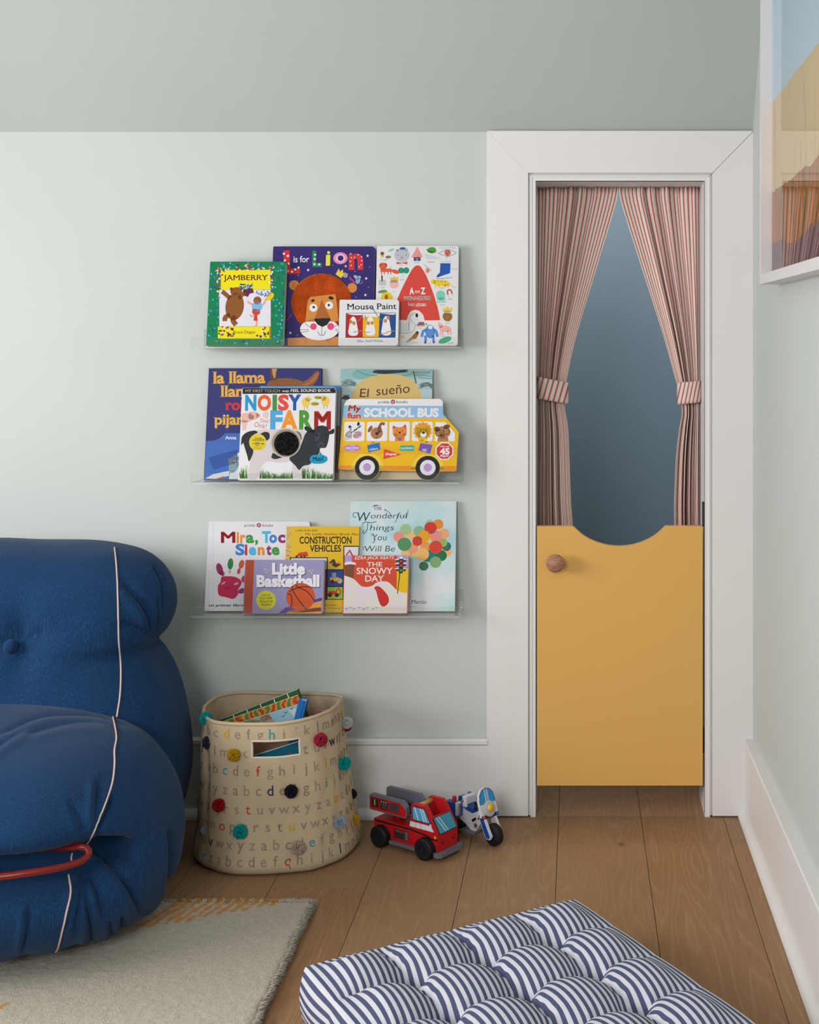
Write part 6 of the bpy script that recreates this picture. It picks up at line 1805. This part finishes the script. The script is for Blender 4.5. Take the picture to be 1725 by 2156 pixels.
# hull side with wheel arches
def arch(cx, r, z0, n=10): return [(cx + r*math.cos(math.pi - math.pi*k/n), z0 + r*math.sin(math.pi - math.pi*k/n)) for k in range(n+1)]
zb_ = 0.019
hull = [(-0.090, zb_)] + arch(-WX, 0.0265, zb_) + arch(WX, 0.0265, zb_) + [(0.0965, zb_), (0.0965, 0.058), (0.016, 0.058), (-0.090, 0.058)]
hull = hull[::1]
m.prism(hull, -bw, bw, 'y', M_TRED)
o = m.build('body', None, truck, bevel=0.0012, seg=2, angle=50)
m = MB(); flat(m, [(-0.0895, 0.0555), (0.020, 0.0555), (0.064, 0.0515), (0.080, 0.0470), (0.096, 0.0470), (0.096, 0.0435), (0.079, 0.0435), (0.062, 0.0480), (0.020, 0.0520), (-0.0895, 0.0520)], -bw, M_TBLK)
flat(m, [(-0.030, 0.047), (0.012, 0.047), (0.012, 0.0265), (-0.030, 0.0265)], -bw, mat((48, 46, 48), 0.5, 0.3), 0.0004)
flat(m, [(-0.028, 0.0455), (0.002, 0.0455), (0.002, 0.040), (-0.028, 0.040)], -bw, mat((96, 60, 40), 0.5, 0.3), 0.0006)
for k in range(3): flat(m, [(0.003, 0.045-0.006*k), (0.011, 0.045-0.006*k), (0.011, 0.040-0.006*k), (0.003, 0.040-0.006*k)], -bw, M_TGREY, 0.0006)
for (x, c) in ((-0.020, (206, 160, 40)), (-0.012, (200, 60, 40)), (-0.004, (196, 60, 44))):
    flat(m, [(x-0.002, 0.0415), (x+0.002, 0.0415), (x, 0.045)], -bw, mat(c, 0.5, 0.3), 0.0008)
e = [(0.0895 + 0.0035*math.cos(a), 0.0505 + 0.0035*math.sin(a)) for a in [2*math.pi*k/16 for k in range(16)]]
flat(m, e, -bw, mat((236, 170, 40), 0.4, 0.4), 0.0006)
m.build('side_print', None, truck, recalc=False)
# cab: two side panels, sloping front, open top
cab = [(0.020, 0.058), (0.020, 0.106), (0.0245, 0.112), (0.058, 0.112), (0.066, 0.107), (0.0965, 0.058)]
for s_, nm in ((-1, 'cab_side'), (1, 'cab_side')):
    m = MB(); y0 = s_*bw; y1 = s_*(bw-0.010)
    m.prism(cab, min(y0, y1), max(y0, y1), 'y', M_TRED)
    side = m.build(nm, None, truck, bevel=0.0012, seg=2, angle=30)
    m = MB(); yy_ = -bw if s_ < 0 else bw
    if s_ < 0:
        flat(m, [(0.0245, 0.0765), (0.0235, 0.1035), (0.0265, 0.107), (0.0565, 0.107), (0.0615, 0.104), (0.0775, 0.0765)], yy_, M_TBLK, 0.0003)
        flat(m, [(0.026, 0.078), (0.025, 0.1025), (0.027, 0.1055), (0.0555, 0.1055), (0.0600, 0.103), (0.0750, 0.078)], yy_, M_SKYW, 0.0005)
        for q in (0.029, 0.045, 0.052): flat(m, [(q, 0.1055), (q+0.0035, 0.1055), (q+0.0150, 0.078), (q+0.0115, 0.078)], yy_, mat((206, 226, 236), 0.35, 0.4), 0.0007)
        flat(m, [(0.018, 0.0725), (0.078, 0.0725), (0.0865, 0.0610), (0.016, 0.0610)], yy_, M_TWH, 0.0004)
        for q in (0.033, 0.048): flat(m, [(q, 0.0725), (q+0.0008, 0.0725), (q+0.0008, 0.0610), (q, 0.0610)], yy_, M_TBLK, 0.0006)
        e = [(0.0765 + 0.003*math.cos(a), 0.0735 + 0.0035*math.sin(a)) for a in [2*math.pi*k/16 for k in range(16)]]
        flat(m, e, yy_, M_TWH, 0.0007)
        m.build('window_print', None, side, recalc=False)
m = MB()
m.prism([(0.0965, 0.058), (0.0885, 0.058), (0.0700, 0.0885), (0.0775, 0.0885)], -bw+0.0101, bw-0.0101, 'y', M_TRED)
fr_ = m.build('windscreen_panel', None, truck, bevel=0.0008, seg=1)
# printed windscreen on the sloping front
nrm = Vector((0.0305, 0, 0.019)).normalized()
def frontpt(u, v): 
    p = Vector((0.0965, u, 0.058)) + (Vector((0.0775, 0, 0.0885)) - Vector((0.0965, 0, 0.058)))*v
    return p + nrm*0.0012
m = MB()
for (u0, u1, v0, v1, c, k) in ((-0.029, 0.029, -0.06, 0.99, M_TBLK, 0), (-0.0275, 0.0275, -0.02, 0.95, M_TEALW, 1)):
    m.add([frontpt(u, v) + nrm*0.0004*k for u, v in ((u0, v0), (u1, v0), (u1, v1), (u0, v1))], [(0, 1, 2, 3)], c)
for q in (-0.022, -0.014): m.add([frontpt(u, v) + nrm*0.0008 for u, v in ((q+0.012, -0.02), (q+0.0155, -0.02), (q+0.0035, 0.95), (q, 0.95))], [(0, 1, 2, 3)], mat((190, 220, 232), 0.35, 0.4))
m.build('windscreen_print', None, fr_, recalc=False)
for y in (-0.018, 0.018):
    m = MB(); m.lathe([(0.0040, 0), (0.0036, 0.0025), (0.002, 0.0035), (0.0001, 0.0038)], 16, M_TRED2, Matrix.Translation((0.0965, y, 0.038)) @ Matrix.Rotation(R(90), 4, 'Y'))
    o = sharp(m.build('headlamp', None, truck), 40)
m = MB(); m.prism([(-0.040, 0.012), (0.040, 0.012), (0.040, 0.0188), (-0.040, 0.0188)], -bw-0.006, bw+0.006, 'y', M_TGREY)
m.build('running_board', None, truck, bevel=0.001, seg=1)
m = MB(); m.prism([(0.090, -0.042), (0.103, -0.042), (0.109, -0.034), (0.109, 0.034), (0.103, 0.042), (0.090, 0.042)], 0.010, 0.0188, 'z', M_TGREY)
m.build('bumper', None, truck, bevel=0.001, seg=1)
for x in (-WX, WX):
    for y in (-WYO, WYO): wheel(truck, x, y, WR, 0.021)
    m = MB(); m.tube([(x, -WYO+0.008, WR), (x, WYO-0.008, WR)], 0.0035, 10); m.build('axle', M_TGREY, truck)
m = MB(); m.tube([(0.031, -bw+0.008, 0.1045), (0.031, bw-0.008, 0.1045)], 0.0052, 14); m.build('dowel', M_DOWEL, truck, smooth=True)
# swivelling ladder box
m = MB(); m.lathe([(0.013, 0.0581), (0.013, 0.078), (0.0001, 0.078)], 24, M_TRED2, Matrix.Translation((-0.045, 0, 0))); sharp(m.build('turntable', None, truck), 40)
rail = [(-0.105, 0.078), (-0.105, 0.106), (-0.101, 0.110), (-0.006, 0.110), (0.006, 0.099), (0.006, 0.078), (0.001, 0.074), (-0.101, 0.074)]
for s_ in (-1, 1):
    m = MB(); y0, y1 = sorted((s_*0.033, s_*0.023)); m.prism(rail, y0, y1, 'y', M_TGREY)
    ro = m.build('ladder_rail', None, truck, bevel=0.001, seg=1)
    if s_ < 0:
        m = MB(); Yp = -0.033
        flat(m, [(-0.1035, 0.0785), (-0.1035, 0.1045), (-0.013, 0.1045), (0.0035, 0.092), (0.0035, 0.0785), (0.0, 0.0765), (-0.101, 0.0765)], Yp, M_TRED, 0.0006)
        for (a, b, c, d, col) in ((-0.099, -0.076, 0.0825, 0.102, (44, 40, 44)), (-0.071, -0.050, 0.0815, 0.102, (40, 38, 40)), (-0.045, -0.017, 0.0815, 0.100, (70, 66, 68))):
            flat(m, [(a, c), (b, c), (b, d), (a, d)], Yp, mat(col, 0.5, 0.3), 0.0009)
        for k in range(3):
            e = [(-0.067 + 0.0066*k + 0.0017*math.cos(a), 0.0985 + 0.0017*math.sin(a)) for a in [2*math.pi*q/10 for q in range(10)]]
            flat(m, e, Yp, M_TWH, 0.0012); flat(m, [(x, z-0.0055) for x, z in e], Yp, mat((120, 116, 118), 0.5, 0.3), 0.0012)
        flat(m, [(-0.090, 0.086), (-0.086, 0.086), (-0.086, 0.0995), (-0.090, 0.0995)], Yp, mat((206, 170, 50), 0.5, 0.3), 0.0012)
        for k in range(3): flat(m, [(-0.0665+0.001*k, 0.085+0.004*k), (-0.053, 0.085+0.004*k), (-0.053, 0.0865+0.004*k), (-0.0665+0.001*k, 0.0865+0.004*k)], Yp, M_TGREY, 0.0012)
        m.build('gauge_print', None, ro, recalc=False)
m = MB(); m.box(-0.098, 0.0, -0.0228, 0.0228, 0.0781, 0.083, M_TBLK); m.build('ladder_tray', None, truck)

# --- police motorcycle behind the engine
mo_f = Vector((px_x(1040, 2.845), 2.850, 0)); mo_r = Vector((px_x(962, 2.93), 2.933, 0))
axm = (mo_f - mo_r); angm = math.atan2(axm.y, axm.x)
BL_ = axm.length
bike = thing('toy_motorcycle', (mo_f + mo_r)/2 + Vector((0, 0, 0.0008)), 'white and blue wooden toy police motorcycle standing behind the red fire engine', 'toy vehicle', None, (0, 0, angm))
hx = BL_/2
WM = 0.0235
wheel(bike, hx, 0, WM, 0.019, hub=M_TBLUE); wheel(bike, -hx, 0, WM, 0.024)
# fork legs
for s_ in (-1, 1):
    m = MB(); y0, y1 = sorted((s_*0.0125, s_*0.0185))
    leg = [(hx+0.006, 0.017), (hx+0.0095, 0.0245), (hx+0.004, 0.034), (hx-0.020, 0.075), (hx-0.034, 0.070), (hx-0.012, 0.026), (hx-0.005, 0.0165)]
    m.prism(leg, y0, y1, 'y', M_TWH)
    fk = m.build('fork_leg', None, bike, bevel=0.0015, seg=2)
    m = MB(); Yp = -0.0185 if s_ < 0 else 0.0185
    if s_ < 0: flat(m, [(hx+0.0035, 0.0185), (hx+0.0065, 0.0245), (hx+0.0015, 0.033), (hx-0.0185, 0.066), (hx-0.0300, 0.065), (hx-0.0105, 0.027), (hx-0.004, 0.0185)], Yp, M_TBLUE, 0.0005); m.build('blue_fork_print', None, fk, recalc=False)
# fairing with windscreen, headlamp and bumper
Mf = Matrix.Translation((hx-0.016, 0, 0.062)) @ Matrix.Rotation(R(-17), 4, 'Y')
shield = [(-0.0245, 0.0), (0.0245, 0.0), (0.0245, 0.036), (0.021, 0.049), (0.013, 0.059), (0.0, 0.0625), (-0.013, 0.059), (-0.021, 0.049), (-0.0245, 0.036)]
m = MB(); m.prism(shield, -0.003, 0.0045, 'x', M_TWH, Mf)
sh = m.build('fairing', None, bike, bevel=0.0012, seg=2)
def fpatch(m, pts, c, t_): 
    tr = tessellate_polygon([[Vector((p[0], p[1], 0)) for p in pts]])
    m.add([(0.0045 + t_, p[0], p[1]) for p in pts], [tuple(k) for k in tr], c, Mf)
m = MB()
ws = [(-0.0225, 0.0275), (0.0225, 0.0275), (0.0225, 0.036), (0.0195, 0.048), (0.012, 0.0565), (0.0, 0.060), (-0.012, 0.0565), (-0.0195, 0.048), (-0.0225, 0.036)]
fpatch(m, [(x*1.05, 0.0265 + (z-0.0265)*1.03) for x, z in ws], M_TBLK, 0.0003); fpatch(m, ws, mat((44, 150, 214), 0.3, 0.4), 0.0005)
for q in (-0.006, 0.0005): fpatch(m, [(q, 0.0275), (q+0.004, 0.0275), (q+0.004, 0.058), (q, 0.058)], mat((196, 220, 236), 0.3, 0.4), 0.0007)
m.build('windscreen_print', None, sh, recalc=False)
m = MB(); fpatch(m, [(-0.0255, -0.004), (0.0255, -0.004), (0.0255, 0.004), (-0.0255, 0.004)], M_TBLK, 0.0004)
m.build('bumper_print', None, sh, recalc=False)
m = MB(); m.lathe([(0.0175, 0.0), (0.0175, 0.002), (0.015, 0.0035), (0.0001, 0.004)], 28, mat((196, 196, 198), 0.4, 0.4), Mf @ Matrix.Translation((0.0050, 0, 0.0155)) @ Matrix.Rotation(R(90), 4, 'Y'))
hl = sharp(m.build('headlamp', None, bike), 40)
m = MB(); m.lathe([(0.0078, 0.0), (0.0078, 0.002), (0.006, 0.0042), (0.003, 0.0052), (0.0001, 0.0055)], 20, mat((244, 200, 20), 0.35, 0.4), Mf @ Matrix.Translation((0.0089, 0, 0.0165)) @ Matrix.Rotation(R(90), 4, 'Y'))
m.build('yellow_lens', None, hl, smooth=True)
for y, c, nm in ((-0.020, (206, 74, 70), 'red'), (0.020, (70, 100, 190), 'blue')):
    m = MB(); m.lathe([(0.0038, 0.0), (0.0034, 0.002), (0.0001, 0.0032)], 14, mat(c, 0.35, 0.4), Mf @ Matrix.Translation((0.0053, y, 0.0)) @ Matrix.Rotation(R(90), 4, 'Y'))
    q = sharp(m.build('indicator_lamp', None, bike), 40); q['label'] = nm + ' indicator lamp'
# body
m = MB(); body = [(-hx+0.006, 0.046), (-hx+0.010, 0.066), (0.004, 0.060), (0.020, 0.068), (hx-0.026, 0.078), (hx-0.018, 0.062), (hx-0.030, 0.044), (0.016, 0.022), (0.0, 0.022), (-0.018, 0.032)]
m.prism(body, -0.013, 0.013, 'y', M_TWH); bd = m.build('body', None, bike, bevel=0.0015, seg=2)
m = MB()
flat(m, [(0.002, 0.046), (0.016, 0.055), (0.018, 0.050), (0.006, 0.041)], -0.013, M_TBLK, 0.0005)
for q, c in ((0.0085, (190, 140, 40)), (0.0055, (40, 70, 140))): flat(m, [(0.016 + (q if k % 2 == 0 else q*0.5)*math.cos(R(90+36*k)), 0.036 + (q if k % 2 == 0 else q*0.5)*math.sin(R(90+36*k))) for k in range(10)], -0.013, mat(c, 0.5, 0.3), 0.0006 if q > 0.007 else 0.0009)
for (x, z, c) in ((hx-0.032, 0.060, (222, 200, 40)), (hx-0.036, 0.054, (150, 50, 40))): flat(m, [(x + 0.003*math.cos(a), z + 0.003*math.sin(a)) for a in [2*math.pi*k/12 for k in range(12)]], -0.013, mat(c, 0.5, 0.3), 0.0006)
m.build('badge_print', None, bd, recalc=False)
m = MB(); seat = [(-0.024, 0.0665), (-0.026, 0.088), (-0.018, 0.090), (-0.010, 0.074), (0.006, 0.070), (0.022, 0.080), (0.030, 0.079), (0.028, 0.070), (0.006, 0.0615), (-0.012, 0.0630)]
m.prism(seat, -0.012, 0.012, 'y', M_TBLUE); m.build('saddle', None, bike, bevel=0.001, seg=1)
m = MB(); m.box(-0.026, -0.012, -0.0165, 0.0165, 0.070, 0.095, M_TWH); m.build('backrest', None, bike, bevel=0.002, seg=2)
for s_ in (-1, 1):
    m = MB(); y0, y1 = sorted((s_*0.014, s_*0.030)); m.prism([(-hx-0.010, 0.050), (-hx-0.010, 0.076), (-0.026, 0.080), (-0.026, 0.050)], y0, y1, 'y', M_TBLUE)
    bx = m.build('pannier', None, bike, bevel=0.0015, seg=2)
    m = MB(); Yp = -0.030 if s_ < 0 else 0.030; m.box(-0.033, -0.026, y0-0.0006, y1+0.0006, 0.052, 0.0808, M_TWH); m.build('white_strap', None, bx)
m = MB(); gd = [(-hx+0.004, 0.022), (-hx+0.016, 0.024), (-hx+0.024, 0.052), (-0.020, 0.086), (-0.027, 0.086), (-hx+0.012, 0.052)]
m.prism(gd, -0.0195, -0.0140, 'y', M_TGREY); m.build('side_plate', None, bike, bevel=0.001, seg=1)
for x, y, c in ((-0.046, -0.022, (190, 30, 36)), (-0.046, 0.004, (24, 24, 26)), (-0.040, 0.020, (30, 90, 180))):
    m = MB(); m.lathe([(0.0048, 0.0), (0.0048, 0.012), (0.004, 0.0145), (0.0001, 0.015)], 18, mat(c, 0.35, 0.4), Matrix.Translation((x, y, 0.0762 if abs(y) > 0.013 else 0.066)))
    q = sharp(m.build('beacon', None, bike), 40)
m = MB(); m.box(-hx, -0.034, -0.0135, 0.0135, 0.058, 0.066, M_TWH); m.build('rear_rack', None, bike, bevel=0.001, seg=1)
m = MB(); m.tube([(hx-0.030, -0.030, 0.083), (hx-0.027, 0.030, 0.083)], 0.0045, 12, M_TBLK); m.box(hx-0.046, hx-0.030, -0.016, 0.010, 0.0785, 0.090, M_TBLK); m.build('handlebar', None, bike)
m = MB(); m.prism([(-0.030, 0.0165), (0.018, 0.0165), (0.022, 0.0215), (-0.026, 0.0215)], -0.024, 0.024, 'y', M_TGREY); m.build('footboard', None, bike, bevel=0.001, seg=1)
